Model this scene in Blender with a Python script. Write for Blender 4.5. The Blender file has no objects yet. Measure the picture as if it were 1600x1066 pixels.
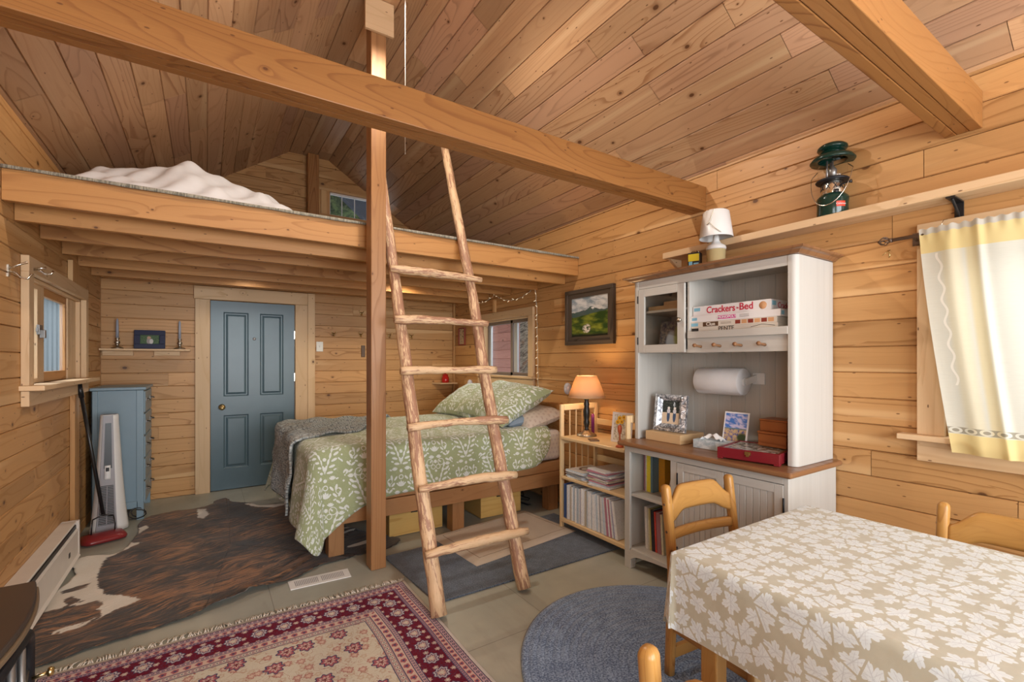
import bpy, bmesh, math, random
import numpy as np
from mathutils import Vector, Matrix
R = math.radians
scene = bpy.context.scene
COL = scene.collection

# ------------------------------------------------------------------ camera, world, big lights, exposure
cam_d = bpy.data.cameras.new('camera'); cam = bpy.data.objects.new('camera', cam_d); COL.objects.link(cam)
cam_d.sensor_width = 36.0; cam_d.lens = 36.0 * 728 / 1600
cam_d.shift_y = (564 - 533) / 1600.0
cam_d.clip_start = 0.05
cam.location = (0, 0, 1.38)
cam.rotation_euler = (R(90), 0, -math.atan(478 / 728))
scene.camera = cam
scene.view_settings.view_transform = 'Standard'
scene.view_settings.look = 'None'
scene.view_settings.gamma = 1.0
scene.view_settings.exposure = 0.0
scene.view_settings.use_curve_mapping = False
scene.cycles.max_bounces = 8
scene.cycles.diffuse_bounces = 5
scene.cycles.glossy_bounces = 3
scene.cycles.transparent_max_bounces = 12
scene.cycles.transmission_bounces = 6
scene.cycles.sample_clamp_indirect = 6.0
scene.cycles.caustics_reflective = False
scene.cycles.caustics_refractive = False
scene.cycles.use_denoising = True

world = bpy.data.worlds.new('sky'); scene.world = world; world.use_nodes = True
bg = world.node_tree.nodes['Background']
bg.inputs[0].default_value = (0.80, 0.90, 1.0, 1); bg.inputs[1].default_value = 1.15

def area(name, loc, target, sx, sy, power, color):
    l = bpy.data.lights.new(name, 'AREA'); l.shape = 'RECTANGLE'; l.size = sx; l.size_y = sy
    l.energy = power; l.color = color
    o = bpy.data.objects.new(name, l); COL.objects.link(o); o.location = loc
    o.rotation_euler = (Vector(target) - Vector(loc)).to_track_quat('-Z', 'Y').to_euler()
    return o
def bulb(name, loc, power, color, radius=.04, spot=None, blend=.5, target=None):
    l = bpy.data.lights.new(name, 'SPOT' if spot else 'POINT'); l.energy = power; l.color = color
    l.shadow_soft_size = radius
    if spot: l.spot_size = R(spot); l.spot_blend = blend
    o = bpy.data.objects.new(name, l); COL.objects.link(o); o.location = loc
    if target: o.rotation_euler = (Vector(target) - Vector(loc)).to_track_quat('-Z', 'Y').to_euler()
    return o
# fill lights added behind the camera, outside openings invented to carry them
area('fill_light_rear', (1.15, -2.36, 1.6), (.45, 3.0, 1.6), 2.8, 2.3, 285, (.93, .97, 1.0))
area('fill_light_rear_left', (-1.0, -1.15, 1.5), (2.5, 1.2, 1.1), 1.3, 1.2, 40, (.90, .96, 1.0))
# daylight falling steeply into the left window, the curtained window and the bed window
area('daylight_left_window', (-1.7, 4.1, 3.0), (.6, 4.5, .5), 1.6, .8, 70, (.82, .91, 1.0))
area('daylight_curtain_window', (4.3, .12, 2.9), (2.0, .2, 1.0), 1.6, 1.2, 60, (1.0, .98, .94))
area('daylight_bed_window', (3.9, 4.4, 2.8), (1.6, 4.3, .8), 1.2, .8, 60, (.95, .97, 1.0))
# lamps of the room
bulb('ridge_lamp', (1.0, 2.48, 3.56), 85, (1.0, .90, .77), .03, spot=168, blend=.3, target=(1.0, 2.3, 0))
bulb('loft_underside_lamp', (1.75, 4.62, 2.25), 52, (1.0, .84, .60), .04, spot=150, blend=.6, target=(1.75, 4.62, 0))
bulb('loft_underside_lamp_door', (.35, 5.12, 2.25), 13, (1.0, .90, .74), .04, spot=150, blend=.6, target=(.35, 5.1, 0))

XL, XR, YB, YF = -.835, 2.87, 5.83, -2.2
rnd = random.Random(7)

# ------------------------------------------------------------------ node helpers
class S:
    def __init__(s, m, v): s.m = m; s.v = v
    def _b(s, op, o, rev=False):
        return s.m.math(op, o, s) if rev else s.m.math(op, s, o)
    def __add__(s, o): return s._b('ADD', o)
    def __radd__(s, o): return s._b('ADD', o)
    def __sub__(s, o): return s._b('SUBTRACT', o)
    def __rsub__(s, o): return s._b('SUBTRACT', o, True)
    def __mul__(s, o): return s._b('MULTIPLY', o)
    def __rmul__(s, o): return s._b('MULTIPLY', o)
    def __truediv__(s, o): return s._b('DIVIDE', o)
    def __rtruediv__(s, o): return s._b('DIVIDE', o, True)
    def __pow__(s, o): return s._b('POWER', o)
    def __lt__(s, o): return s._b('LESS_THAN', o)
    def __gt__(s, o): return s._b('GREATER_THAN', o)
class Mat:
    def __init__(s, name):
        s.mat = bpy.data.materials.new(name); s.mat.use_nodes = True
        s.nt = s.mat.node_tree; s.nt.nodes.clear()
        s.out = s.nt.nodes.new('ShaderNodeOutputMaterial')
        s.bsdf = s.nt.nodes.new('ShaderNodeBsdfPrincipled')
        s.nt.links.new(s.bsdf.outputs[0], s.out.inputs[0])
        s.bsdf.inputs['Roughness'].default_value = .5
    def put(s, sock, v):
        if isinstance(v, S): v = v.v
        if isinstance(v, bpy.types.NodeSocket): s.nt.links.new(v, sock)
        elif isinstance(v, (tuple, list)):
            if len(v) == 3 and sock.type == 'RGBA': v = tuple(v) + (1,)
            sock.default_value = v
        else: sock.default_value = v
    def math(s, op, a, b=None, c=None, clamp=False):
        n = s.nt.nodes.new('ShaderNodeMath'); n.operation = op; n.use_clamp = clamp
        s.put(n.inputs[0], a)
        if b is not None: s.put(n.inputs[1], b)
        if c is not None: s.put(n.inputs[2], c)
        return S(s, n.outputs[0])
    def uv(s):
        n = s.nt.nodes.new('ShaderNodeUVMap'); n.uv_map = 'UVMap'; return s.sep(n.outputs[0])[:2]
    def obj(s):
        n = s.nt.nodes.new('ShaderNodeTexCoord'); return s.sep(n.outputs['Object'])
    def objv(s):
        n = s.nt.nodes.new('ShaderNodeTexCoord'); return n.outputs['Object']
    def sep(s, v):
        n = s.nt.nodes.new('ShaderNodeSeparateXYZ'); s.put(n.inputs[0], v); return [S(s, o) for o in n.outputs]
    def vec(s, x, y, z=0.0):
        n = s.nt.nodes.new('ShaderNodeCombineXYZ')
        for i, q in enumerate((x, y, z)): s.put(n.inputs[i], q)
        return n.outputs[0]
    def rnd(s):
        n = s.nt.nodes.new('ShaderNodeAttribute'); n.attribute_name = 'rnd'; return S(s, n.outputs['Fac'])
    def noise(s, v, scale=1., detail=2., rough=.5, dist=0.):
        n = s.nt.nodes.new('ShaderNodeTexNoise'); s.put(n.inputs['Vector'], v)
        n.inputs['Scale'].default_value = scale; n.inputs['Detail'].default_value = detail
        n.inputs['Roughness'].default_value = rough; n.inputs['Distortion'].default_value = dist
        return S(s, n.outputs['Fac'])
    def voro(s, v, scale=1., rand=1., feature='F1', dim='2D'):
        n = s.nt.nodes.new('ShaderNodeTexVoronoi'); n.voronoi_dimensions = dim; n.feature = feature
        s.put(n.inputs['Vector'], v); n.inputs['Scale'].default_value = scale; n.inputs['Randomness'].default_value = rand
        return n
    def mix(s, f, a, b):
        n = s.nt.nodes.new('ShaderNodeMix'); n.data_type = 'RGBA'; n.clamp_factor = True
        s.put(n.inputs[0], f); s.put(n.inputs[6], a); s.put(n.inputs[7], b); return n.outputs[2]
    def gain(s, col, f):                       # colour * scalar
        n = s.nt.nodes.new('ShaderNodeVectorMath'); n.operation = 'SCALE'; s.put(n.inputs[0], col); s.put(n.inputs[3], f)
        return n.outputs[0]
    def ss(s, v, a, b):                        # smoothstep
        n = s.nt.nodes.new('ShaderNodeMapRange'); n.interpolation_type = 'SMOOTHSTEP'
        s.put(n.inputs[0], v); n.inputs[1].default_value = a; n.inputs[2].default_value = b; return S(s, n.outputs[0])
    def f(s, op, *a): return s.math(op, *a)
    def mod(s, a, b): return s.math('FLOORED_MODULO', a, b)
    def mx(s, *a):
        r = a[0]
        for q in a[1:]: r = s.math('MAXIMUM', r, q)
        return r
    def mn(s, *a):
        r = a[0]
        for q in a[1:]: r = s.math('MINIMUM', r, q)
        return r
    def ell(s, x, y, cx, cy, a, b, ang=0, soft=.15):   # 1 inside an ellipse
        c, q = math.cos(R(ang)), math.sin(R(ang))
        dx = x - cx; dy = y - cy
        p = (dx * c + dy * q) * (1 / a); r = (dy * c - dx * q) * (1 / b)
        return s.ss(p * p + r * r, 1 + soft, 1 - soft)
    def col(s, c): s.put(s.bsdf.inputs['Base Color'], c)
    def rough(s, v): s.put(s.bsdf.inputs['Roughness'], v)
    def bump(s, h, strength=.3, dist=.01):
        n = s.nt.nodes.new('ShaderNodeBump'); s.put(n.inputs['Height'], h)
        n.inputs['Strength'].default_value = strength; n.inputs['Distance'].default_value = dist
        s.nt.links.new(n.outputs[0], s.bsdf.inputs['Normal'])
    def sheen(s, v=.3):
        s.bsdf.inputs['Sheen Weight'].default_value = v

def flat(name, c, rough=.5, metal=0., emit=None, es=1., alpha=None, bump=None):
    m = Mat(name); n = m.noise(m.objv(), 9., 3.)
    m.col(m.gain(c, n * .16 + .92)); m.rough(rough); m.bsdf.inputs['Metallic'].default_value = metal
    if emit: m.bsdf.inputs['Emission Color'].default_value = tuple(emit) + (1,); m.bsdf.inputs['Emission Strength'].default_value = es
    if bump: m.bump(m.noise(m.objv(), bump[0], 3.), bump[1], .005)
    return m.mat

def wood(name, light, dark, knotc=(.10, .035, .012), ring=13., knots=1., rough=.42, var=.3, pink=None, ksx=1.7, ksy=5., contrast=1., sap=None, spec=.35, uf=.42, vf=5.):
    m = Mat(name); u, v = m.uv(); r = m.rnd()
    uo = u + r * 57.; vo = v + r * 23.
    vv = m.voro(m.vec(uo * ksx, vo * ksy), 1., .9)
    px, py, _ = m.sep(vv.outputs['Position'])
    dx = px * (1 / ksx) - uo; dy = py * (1 / ksy) - vo
    d = m.math('SQRT', dx * dx * .45 + dy * dy)
    cr, cg, cb = m.sep(vv.outputs['Color'])
    has = cr < knots * .62
    big = m.noise(m.vec(uo * uf, vo * vf, r * 9.), 1., 1., .4)
    warp = m.noise(m.vec(uo * 3., vo * 20., 3.), 1., 2.)
    rf = big * ring + 1.6 / (d * 40. + .9) * has + warp * .35
    saw = rf - m.math('FLOOR', rf)
    late = (m.ss(saw, .70, .93) * .75 + saw * saw * .25) * m.ss(saw, 1.0, .95)
    fib = m.noise(m.vec(uo * 3., vo * 130., 1.), 1., 3., .65)
    broad = m.noise(m.vec(uo * .9, vo * 14., 5.), 1., 2.)
    fig = m.ss(m.mod(r * 5.17, 1.), .15, 1.) * .75 + .25
    base = m.mix(m.math('MULTIPLY', late * fig * .70 + fib * .36 + broad * .40 - .26, contrast), light, dark)
    if sap: base = m.mix(m.ss(m.noise(m.vec(uo * .4, vo * 8., 7.), 1., 1.), .60, .68) * .55, base, sap)
    if pink: base = m.mix(m.ss(m.mod(r * 7.3, 1.), .55, 1.) * .7, base, m.gain(pink, 1.08 - late * .25))
    kr = .0035 + cg * cg * .0095
    km = m.ss(d / kr, 1.25, .7) * has
    halo = m.ss(d / kr, 2.8, 1.) * has * .45
    base = m.mix(halo, base, m.gain(dark, .8))
    base = m.mix(km * .9, base, knotc)
    vv2 = m.voro(m.vec(uo * 5., vo * 13.), 1., 1.); c2r, c2g, c2b = m.sep(vv2.outputs['Color'])
    if knots > .6: base = m.mix(m.ss(S(m, vv2.outputs['Distance']), .05, .025) * (c2r < .42) * .8, base, knotc)
    base = m.gain(base, 1. - var / 2 + m.mod(r * 13.7, 1.) * var)
    m.col(base); m.rough(rough + late * .08); m.bsdf.inputs['Specular IOR Level'].default_value = spec
    m.bump(fib * .3 + late * .3 - km, .10, .002)
    return m.mat
def washed(name, c1, c2):
    m = Mat(name); u, v = m.uv(); r = m.rnd()
    n = m.noise(m.vec(u * 1.2 + r * 7., v * 210., r), 1., 3., .7); b_ = m.noise(m.vec(u * .8, v * 22. + r * 9., r), 1., 3., .6)
    m.col(m.mix(n * .7 + b_ * .45 - .1, c1, c2)); m.rough(.5); m.bump(n, .08, .002); return m.mat

ONES = ['', 'first', 'second', 'third', 'fourth', 'fifth', 'sixth', 'seventh', 'eighth', 'ninth', 'tenth', 'eleventh', 'twelfth', 'thirteenth', 'fourteenth', 'fifteenth', 'sixteenth', 'seventeenth', 'eighteenth', 'nineteenth']
def ordn(i): return ONES[i] if i < 20 else ('twentieth', 'thirtieth')[i // 10 - 2] if i % 10 == 0 else ('twenty-', 'thirty-')[i // 10 - 2] + ONES[i % 10]
M = {}
M['wall'] = wood('pine_wall', (.53, .288, .112), (.28, .122, .034), ring=13, contrast=.9, var=.26, sap=(.70, .45, .22), uf=.35)
M['ceil'] = wood('fir_ceiling', (.55, .338, .185), (.29, .132, .055), ring=21, contrast=1., var=.42, pink=(.52, .30, .19), sap=(.68, .48, .28), rough=.38)
M['beam'] = wood('fir_beam', (.33, .148, .044), (.16, .052, .012), ring=24, ksx=.9, ksy=3., contrast=1.1, var=.12, rough=.4, vf=4., uf=.6)
M['joist'] = wood('fir_joist', (.47, .232, .078), (.27, .105, .028), ring=14, ksx=1.6, ksy=4., contrast=.9, var=.18, rough=.45)
M['trimw'] = wood('pale_pine_trim', (.66, .46, .27), (.48, .29, .14), ring=8, contrast=.7, knots=.8, var=.12, rough=.5)
M['bedw'] = wood('bed_fir', (.35, .175, .072), (.19, .078, .028), ring=15, contrast=1.0, knots=.5, var=.1, rough=.4)
M['shelfw'] = wood('bookcase_beech', (.72, .52, .29), (.60, .40, .19), ring=3, contrast=.5, knots=0, var=.06, rough=.35)
M['ctop'] = wood('counter_oak', (.26, .125, .055), (.15, .062, .026), ring=8, contrast=.8, knots=0, var=.06, rough=.3)
M['white'] = washed('washed_white_oak', (.575, .555, .515), (.41, .385, .345))
M['chairw'] = wood('honey_chair', (.45, .235, .066), (.25, .10, .02), ring=14, contrast=1.0, knots=.1, var=.1, rough=.28, sap=(.74, .56, .32), vf=14., uf=1.5)
M['boxw'] = wood('yellow_plywood', (.64, .40, .13), (.46, .24, .05), ring=8, contrast=1., knots=0, var=.1, rough=.4)
M['cedar'] = wood('red_cedar', (.36, .125, .038), (.19, .05, .015), ring=7, contrast=1., knots=.5, var=.1, rough=.35)
M['cork'] = wood('light_block', (.64, .44, .24), (.5, .31, .14), ring=6, contrast=1., knots=0, var=.1)

def log_mat():
    m = Mat('peeled_log'); u, v = m.uv(); r = m.rnd()
    uo = u + r * 31.
    a = m.noise(m.vec(uo * 4.5, v * 30., r * 5.), 1., 5., .72, 1.2)
    b = m.noise(m.vec(uo * 14., v * 90., r * 5.), 1., 3., .7)
    c_ = m.noise(m.vec(uo * 1.2, v * 6., r * 3.), 1., 2.)
    mask = m.ss(a + (b - .5) * .45 + (c_ - .5) * .35 + (m.mod(r * 9.1, 1.) - .5) * .10, .51, .59)
    lt = m.mix(b, (.74, .54, .34), (.54, .33, .17))
    dk = m.mix(b, (.26, .11, .06), (.42, .24, .15))
    m.col(m.mix(mask, lt, dk)); m.rough(.55); m.bump(a * 1. + b * .4, .5, .006)
    return m.mat
M['log'] = log_mat()

def floor_mat():
    m = Mat('painted_plywood_floor'); x, y, z = m.obj()
    n = m.noise(m.vec(x, y, 0), 1.6, 5., .6); n2 = m.noise(m.vec(x * 5., y * 1.2, 0), 1., 5., .7)
    c = m.mix(m.ss(n, .35, .7), (.30, .30, .255), (.385, .375, .315))
    c = m.mix(m.ss(n2, .50, .75) * .35, c, (.22, .20, .155))
    # panel seams
    sx = m.math('ABSOLUTE', m.mod(x - .317 + .6, 1.22) - .6); sy = m.math('ABSOLUTE', m.mod(y - 1.96 + 1.2, 2.44) - 1.2)
    seam = m.mx(sx < .002, sy < .002)
    c = m.mix(seam * .65, c, (.12, .11, .09))
    m.col(c); m.rough(n2 * .25 + .3); m.bump(n2 - seam, .1, .003)
    return m.mat
M['floor'] = floor_mat()

def leaf_cloth():
    m = Mat('leaf_tablecloth'); u, v = m.uv()
    sc = 17.
    vv = m.voro(m.vec(u, v), sc, .72)
    px, py, _ = m.sep(vv.outputs['Position']); cr, cg, cb = m.sep(vv.outputs['Color'])
    dx = (u * sc - px * sc) if False else (u - px) * sc; dy = (v - py) * sc
    ang = cr * 6.283
    ca = m.math('COSINE', ang); sa = m.math('SINE', ang)
    lx = dx * ca + dy * sa; ly = (dy * ca - dx * sa) * 1.35
    rr = m.math('SQRT', lx * lx + ly * ly); th = m.math('ARCTAN2', ly, lx)
    lob = m.math('ABSOLUTE', m.math('COSINE', th * 2.5))
    ser = m.math('ABSOLUTE', m.math('COSINE', th * 8.5 + 1.))
    Rr = (lob * .36 + ser * .12 + .20) * (cg * .3 + .9)
    ed = S(m, m.voro(m.vec(u, v), sc, .72, 'DISTANCE_TO_EDGE').outputs['Distance'])
    leaf = m.ss(rr - Rr, .03, -.01) * m.ss(ed, .035, .055)
    vein = (m.math('ABSOLUTE', m.math('SINE', th * 2.5)) * rr < .028) * leaf * (rr < Rr * .85)
    mid = (m.math('ABSOLUTE', ly) < .03) * leaf
    side = m.math('ABSOLUTE', m.mod((lx - m.math('ABSOLUTE', ly) * .9) * 5., 1.) - .5) < .06
    vs = m.mx(vein, mid, side * leaf * (rr < Rr * .7))
    weave = m.noise(m.vec(u * 400, v * 400), 1., 1.)
    tone = m.noise(m.vec(u * 30, v * 30), 1., 2.)
    c = m.mix(leaf, m.mix(tone, (.38, .355, .27), (.46, .435, .345)), m.mix(tone, (.56, .61, .62), (.66, .70, .71)))
    c = m.mix(vs * .6, c, (.42, .44, .46))
    m.col(c); m.rough(.7); m.sheen(.2)
    m.bump(m.noise(m.vec(u, v), 7., 4.) * 3. + weave * .1, .25, .01)
    return m.mat
M['cloth'] = leaf_cloth()

def damask(name, g=(.27, .305, .165), w=(.66, .69, .66), sc=1.):
    m = Mat(name); u, v = m.uv()
    CW, CH = .27 * sc, .46 * sc
    colid = m.math('FLOOR', u / CW); off = m.mod(colid, 2.) * .5
    x = m.math('ABSOLUTE', m.mod(u / CW, 1.) - .5) * CW / sc; y = m.mod(v / CH + off, 1.) * CH / sc
    wob = m.noise(m.vec(u * 40, v * 40), 1., 1.)
    x = x + (wob - .5) * .003; y = y + (wob - .5) * .004
    E = []
    def leaf(cx, cy, a, b, ang): E.append(m.ell(x, y, cx, cy, a, b, ang, .22))
    # rising leafy branch, two rows of leaves
    for i in range(5):
        t = i / 4; bx = .012 + .062 * t; by = .03 + .16 * t
        leaf(bx + .020, by - .008, .021, .0085, 8 + 30 * t)
        leaf(bx - .004, by + .022, .019, .0075, 78 - 8 * t)
    for i in range(4):
        t = i / 3; bx = .118 - .06 * t; by = .245 + .13 * t
        leaf(bx + .013, by + .010, .019, .008, 30 + 50 * t)
        leaf(bx - .018, by + .003, .018, .0075, 150 - 20 * t)
    # pinks (fan flowers)
    for cx, cy in ((.100, .205), (.048, .435), (.030, .265)):
        for k, an in enumerate((35, 65, 90, 115, 145)):
            leaf(cx + .013 * math.cos(R(an)), cy + .013 * math.sin(R(an)), .013, .0052, an)
    # centre palmette
    for k, (an, l) in enumerate(((90, .030), (62, .026), (34, .022))):
        leaf(.018 * math.cos(R(an)), .315 + .022 * math.sin(R(an)), l * .75, .0075, an)
    # scroll rings
    def ringm(cx, cy, rad, wd, y0=-9.):
        d = m.math('SQRT', (x - cx) * (x - cx) + (y - cy) * (y - cy)); d = m.math('ABSOLUTE', d - rad)
        E.append(m.ss(d, wd, wd * .5))
    ringm(.045, .235, .024, .0035); ringm(.020, .20, .016, .0035); ringm(.085, .36, .018, .003); ringm(.0, .385, .015, .0045)
    E.append(m.ss(m.math('ABSOLUTE', x - (y - .02) * .36), .0035, .002) * (y < .21))
    for i in range(7):
        t = i / 6; leaf(.128 - .02 * math.sin(t * 6), .02 + .44 * t, .013, .006, 60 + 70 * (i % 2))
        leaf(.066 + .03 * math.sin(t * 9), .04 + .40 * t, .011, .0055, 20 + 110 * (i % 2))
    for cx, cy, rd in ((.0, .05, .010), (.0, .11, .012), (.0, .17, .010), (.0, .24, .013), (.0, .43, .012), (.06, .10, .006), (.115, .13, .006), (.1, .31, .006), (.03, .34, .006), (.12, .42, .007)): E.append(m.ell(x, y, cx, cy, rd, rd, 0, .2))
    mask = m.mx(*E)
    quilt = m.noise(m.vec(u * 55, v * 55), 1., 3., .6, 1.5)
    tone = m.noise(m.vec(u * 6, v * 6), 1., 2.)
    gc = m.mix(tone, g, tuple(q * 1.25 for q in g))
    c = m.mix(mask * .95, gc, w)
    c = m.mix(m.ss(quilt, .55, .75) * .25, c, (.62, .66, .55))
    m.col(c); m.rough(.85); m.sheen(.3)
    m.bump(quilt + mask * .25, .6, .008)
    return m.mat
M['quilt'] = damask('green_damask_quilt')

def printed(name, base, dot, s=38., dims=(1., 1.)):
    m = Mat(name); u, v = m.uv()
    a = m.mod(u * s, 1.) - .5; row = m.mod(m.math('FLOOR', v * s), 2.) * .5
    a = m.mod(u * s + row, 1.) - .5; b = m.mod(v * s, 1.) - .5
    d = m.math('SQRT', a * a + b * b)
    c = m.mix(m.ss(d, .30, .2) * .7, base, dot); c = m.mix(m.ss(d, .14, .08) * .5, c, base)
    m.col(c); m.rough(.8); m.bump(m.noise(m.vec(u, v), 14., 3.), .25, .01)
    return m.mat
M['sheetp'] = printed('patterned_sheet', (.56, .50, .45), (.42, .34, .36), 26)
M['sham'] = printed('patterned_pillowcase', (.58, .50, .42), (.43, .33, .27), 24)

def knit(name, c1, c2):
    m = Mat(name); u, v = m.uv()
    wv = m.noise(m.vec(u * 8, v * 8), 1., 2.) - .5
    vo_ = m.voro(m.vec(u * 62. + wv, v * 44. + u * 10.), 1., .8); d = S(m, vo_.outputs['Distance'])
    n = m.noise(m.vec(u * 150, v * 110), 1., 3., .75); big = m.noise(m.vec(u * 5, v * 7), 1., 3.)
    h = (1. - d) * 1.1 + (n - .5) * .8
    c = m.mix(m.ss(h, .25, 1.0), c1, c2)
    c = m.mix(m.ss(big, .48, .66) * .5, c, (.36, .32, .27))
    m.col(c); m.rough(.95); m.sheen(.3); m.bump(h, 1., .018)
    return m.mat
M['knit'] = knit('chunky_knit', (.13, .155, .165), (.52, .56, .56))

def hide_mat():
    m = Mat('cowhide'); x, y, z = m.obj()
    hx = x * .94 + y * .34; hy = y * .94 - x * .34
    warp = m.noise(m.vec(x * 3., y * 3.), 1., 3.) - .5
    st = m.noise(m.vec(hx * 4.5, hy * 34. + warp * 9.), 1., 6., .78)
    st2 = m.noise(m.vec(hx * 9., hy * 90. + warp * 12.), 1., 3., .6)
    big = m.noise(m.vec(x * 2.2, y * 2.2, 4.), 1., 3.)
    dkc = m.ss(st * .85 + st2 * .35 + big * .45, .70, .86)
    c = m.mix(dkc, (.27, .118, .043), (.016, .010, .008))
    c = m.mix(m.ss(st2, .55, .75) * .4, c, (.36, .19, .085))
    # spine, darker towards the bed
    c = m.mix(m.ss(x + warp * .5, .35, .9) * .75, c, (.02, .014, .013))
    e1 = (m.noise(m.vec(hx * 10., hy * 28.), 1., 4., .65) - .5) * .20
    def blob(cx, cy, a, b, ang): 
        cc, ss_ = math.cos(R(ang)), math.sin(R(ang)); dx = x - cx; dy = y - cy
        p = (dx * cc + dy * ss_) * (1 / a); q = (dy * cc - dx * ss_) * (1 / b)
        return m.ss(m.math('SQRT', p * p + q * q) + e1 * 2.2, 1.04, .96)
    wa = m.nt.nodes.new('ShaderNodeAttribute'); wa.attribute_name = 'white'
    en = m.noise(m.vec(hx * 9., hy * 34.), 1., 5., .75) - .5
    wm = m.ss(S(m, wa.outputs['Fac']) + en * .085, -.004, .006)
    wm0 = m.mx(blob(-.66, 3.93, .17, .42, 0), blob(-.48, 3.62, .22, .17, 20), blob(-.62, 3.5, .14, .2, 0), blob(-.30, 3.52, .16, .045, 40), blob(-.36, 3.40, .17, .04, 25),
              blob(-.50, 4.62, .045, .26, -12), blob(-.54, 4.22, .2, .07, 30), blob(.16, 5.08, .05, .09, 0), blob(.68, 4.82, .25, .035, -30),
              blob(1.0, 3.55, .14, .03, 10), blob(.9, 3.8, .12, .02, 20), blob(-.42, 3.30, .12, .025, 30), blob(1.02, 3.95, .1, .02, 0))
    sp = m.mx(blob(-.62, 3.62, .09, .035, 15), blob(-.52, 3.78, .10, .02, 25), blob(-.70, 3.78, .06, .02, 15))
    wm = m.mx(wm, blob(1.0, 3.55, .14, .03, 10), blob(.9, 3.8, .12, .02, 20), blob(1.02, 3.95, .1, .02, 0))
    c = m.mix(wm, c, m.mix(st2, (.62, .55, .46), (.72, .67, .60)))
    m.col(c); m.rough(.55); m.sheen(.15); m.bump(st2 + st, .5, .006)
    return m.mat
M['hide'] = hide_mat()

RUGX0, RUGX1, RUGY0, RUGY1 = -.62, 1.03, .3, 2.80
def rug_mat():
    m = Mat('persian_rug'); u, v = m.uv()     # metres from the far right corner
    w = m.noise(m.vec(u * 60, v * 60), 1., 2.) - .5
    du = m.mn(u, RUGX1 - RUGX0 - u); d = m.mn(du, v)
    along = m.f('ADD', (m.math('SUBTRACT', u, 0.) * (v < du)), v * (1. - (v < du)))
    cream = (.50, .455, .375); maroon = (.12, .008, .022); pink = (.42, .27, .25); navy = (.055, .055, .115); rose = (.30, .09, .11)
    def flower(px, py, cell, nr, rnds=.35, pet=8.):
        vv = m.voro(m.vec(px, py), 1 / cell, rnds); qx, qy, _ = m.sep(vv.outputs['Position'])
        ax = (px - qx) * (1 / cell); ay = (py - qy) * (1 / cell)
        rr = m.math('SQRT', ax * ax + ay * ay); th = m.math('ARCTAN2', ay, ax)
        pe = m.math('COSINE', th * pet) * .034 + m.math('COSINE', th * 3. + 1.) * .02
        return rr - pe
    # field
    f1 = flower(u + w * .006, v + w * .006, .165, .3, .9)
    f2 = flower(u + .37, v + .11, .060, .3, 1., 5.)
    f3 = flower(u + .77, v + .31, .085, .3, 1., 7.)
    sc = m.noise(m.vec(u * 9., v * 9.), 1., 1., .4, 1.4)
    vine = m.ss(m.math('ABSOLUTE', m.mod(sc * 5., 1.) - .5), .030, .015)
    sc2 = m.noise(m.vec(u * 22., v * 22., 8.), 1., 1., .4, 1.0)
    vine2 = m.ss(m.math('ABSOLUTE', m.mod(sc2 * 4., 1.) - .5), .07, .03)
    c = m.mix(vine2 * .5, cream, (.36, .27, .19))
    c = m.mix(m.ss(f2, .27, .22) * .6, c, (.40, .28, .20)); c = m.mix(m.ss(f2, .12, .09) * .8, c, cream)
    c = m.mix(vine * .85, c, (.27, .07, .06))
    c = m.mix(m.ss(f3, .24, .21) * .85, c, (.34, .15, .13)); c = m.mix(m.ss(f3, .13, .11) * .8, c, (.55, .42, .34))
    c = m.mix(m.ss(f1, .245, .23), c, navy); c = m.mix(m.ss(f1, .205, .19), c, rose); c = m.mix(m.ss(f1, .13, .11), c, (.50, .36, .32)); c = m.mix(m.ss(f1, .07, .05), c, maroon)
    # main border
    def band(lo, hi): return (d > lo) * (d < hi)
    pb = along; qb = d
    fb = flower(pb, qb - .1625, .115, .3, .0, 9.)
    gb = flower(pb + .0575, qb - .1625 + .0575, .0575, .3, .25, 6.)
    b = m.mix(m.ss(gb, .24, .20) * .9, maroon, pink); b = m.mix(m.ss(gb, .12, .10), b, cream)
    nb = m.noise(m.vec(u * 38., v * 38., 2.), 1., 1., .4, 1.); b = m.mix(m.ss(m.math('ABSOLUTE', m.mod(nb * 5., 1.) - .5), .08, .04) * .7, b, navy)
    b = m.mix(m.ss(fb, .34, .31), b, navy); b = m.mix(m.ss(fb, .30, .27), b, (.46, .40, .42)); b = m.mix(m.ss(fb, .24, .21), b, navy); b = m.mix(m.ss(fb, .19, .16), b, pink); b = m.mix(m.ss(fb, .1, .08), b, cream)
    c = m.mix(band(.095, .23), c, b)
    # guard stripes
    def guard(lo, hi, bc, fc, cell, c_=None):
        g = flower(along + w * .004, (d - (lo + hi) / 2), cell, .3, .0, 5.)
        q = m.mix(m.ss(g, .36, .30), bc, fc); q = m.mix(m.ss(g, .16, .12), q, c_ or bc); return band(lo, hi), q
    for lo, hi, bc, fc, cell, cc in ((.018, .045, (.40, .27, .30), navy, .024, pink), (.049, .078, (.50, .34, .30), rose, .034, navy), (.080, .094, (.36, .2, .24), navy, .014, None),
                                 (.232, .252, (.42, .27, .27), navy, .018, None), (.256, .296, (.50, .36, .30), rose, .044, navy), (.300, .330, (.33, .22, .22), cream, .026, navy)):
        k, q = guard(lo, hi, bc, fc, cell, cc); c = m.mix(k, c, q)
    for e in (.018, .047, .079, .0945, .231, .254, .298, .333): c = m.mix(m.ss(m.math('ABSOLUTE', d - e), .0028, .0015), c, navy)
    c = m.mix(d < .014, c, (.60, .56, .54))
    pile = m.noise(m.vec(u * 300, v * 300), 1., 2.)
    c = m.gain(c, pile * .4 + .85)
    m.col(c); m.rough(.95); m.bsdf.inputs['Specular IOR Level'].default_value = .15; m.bump(pile, .4, .004)
    return m.mat
M['rug'] = rug_mat()

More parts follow.
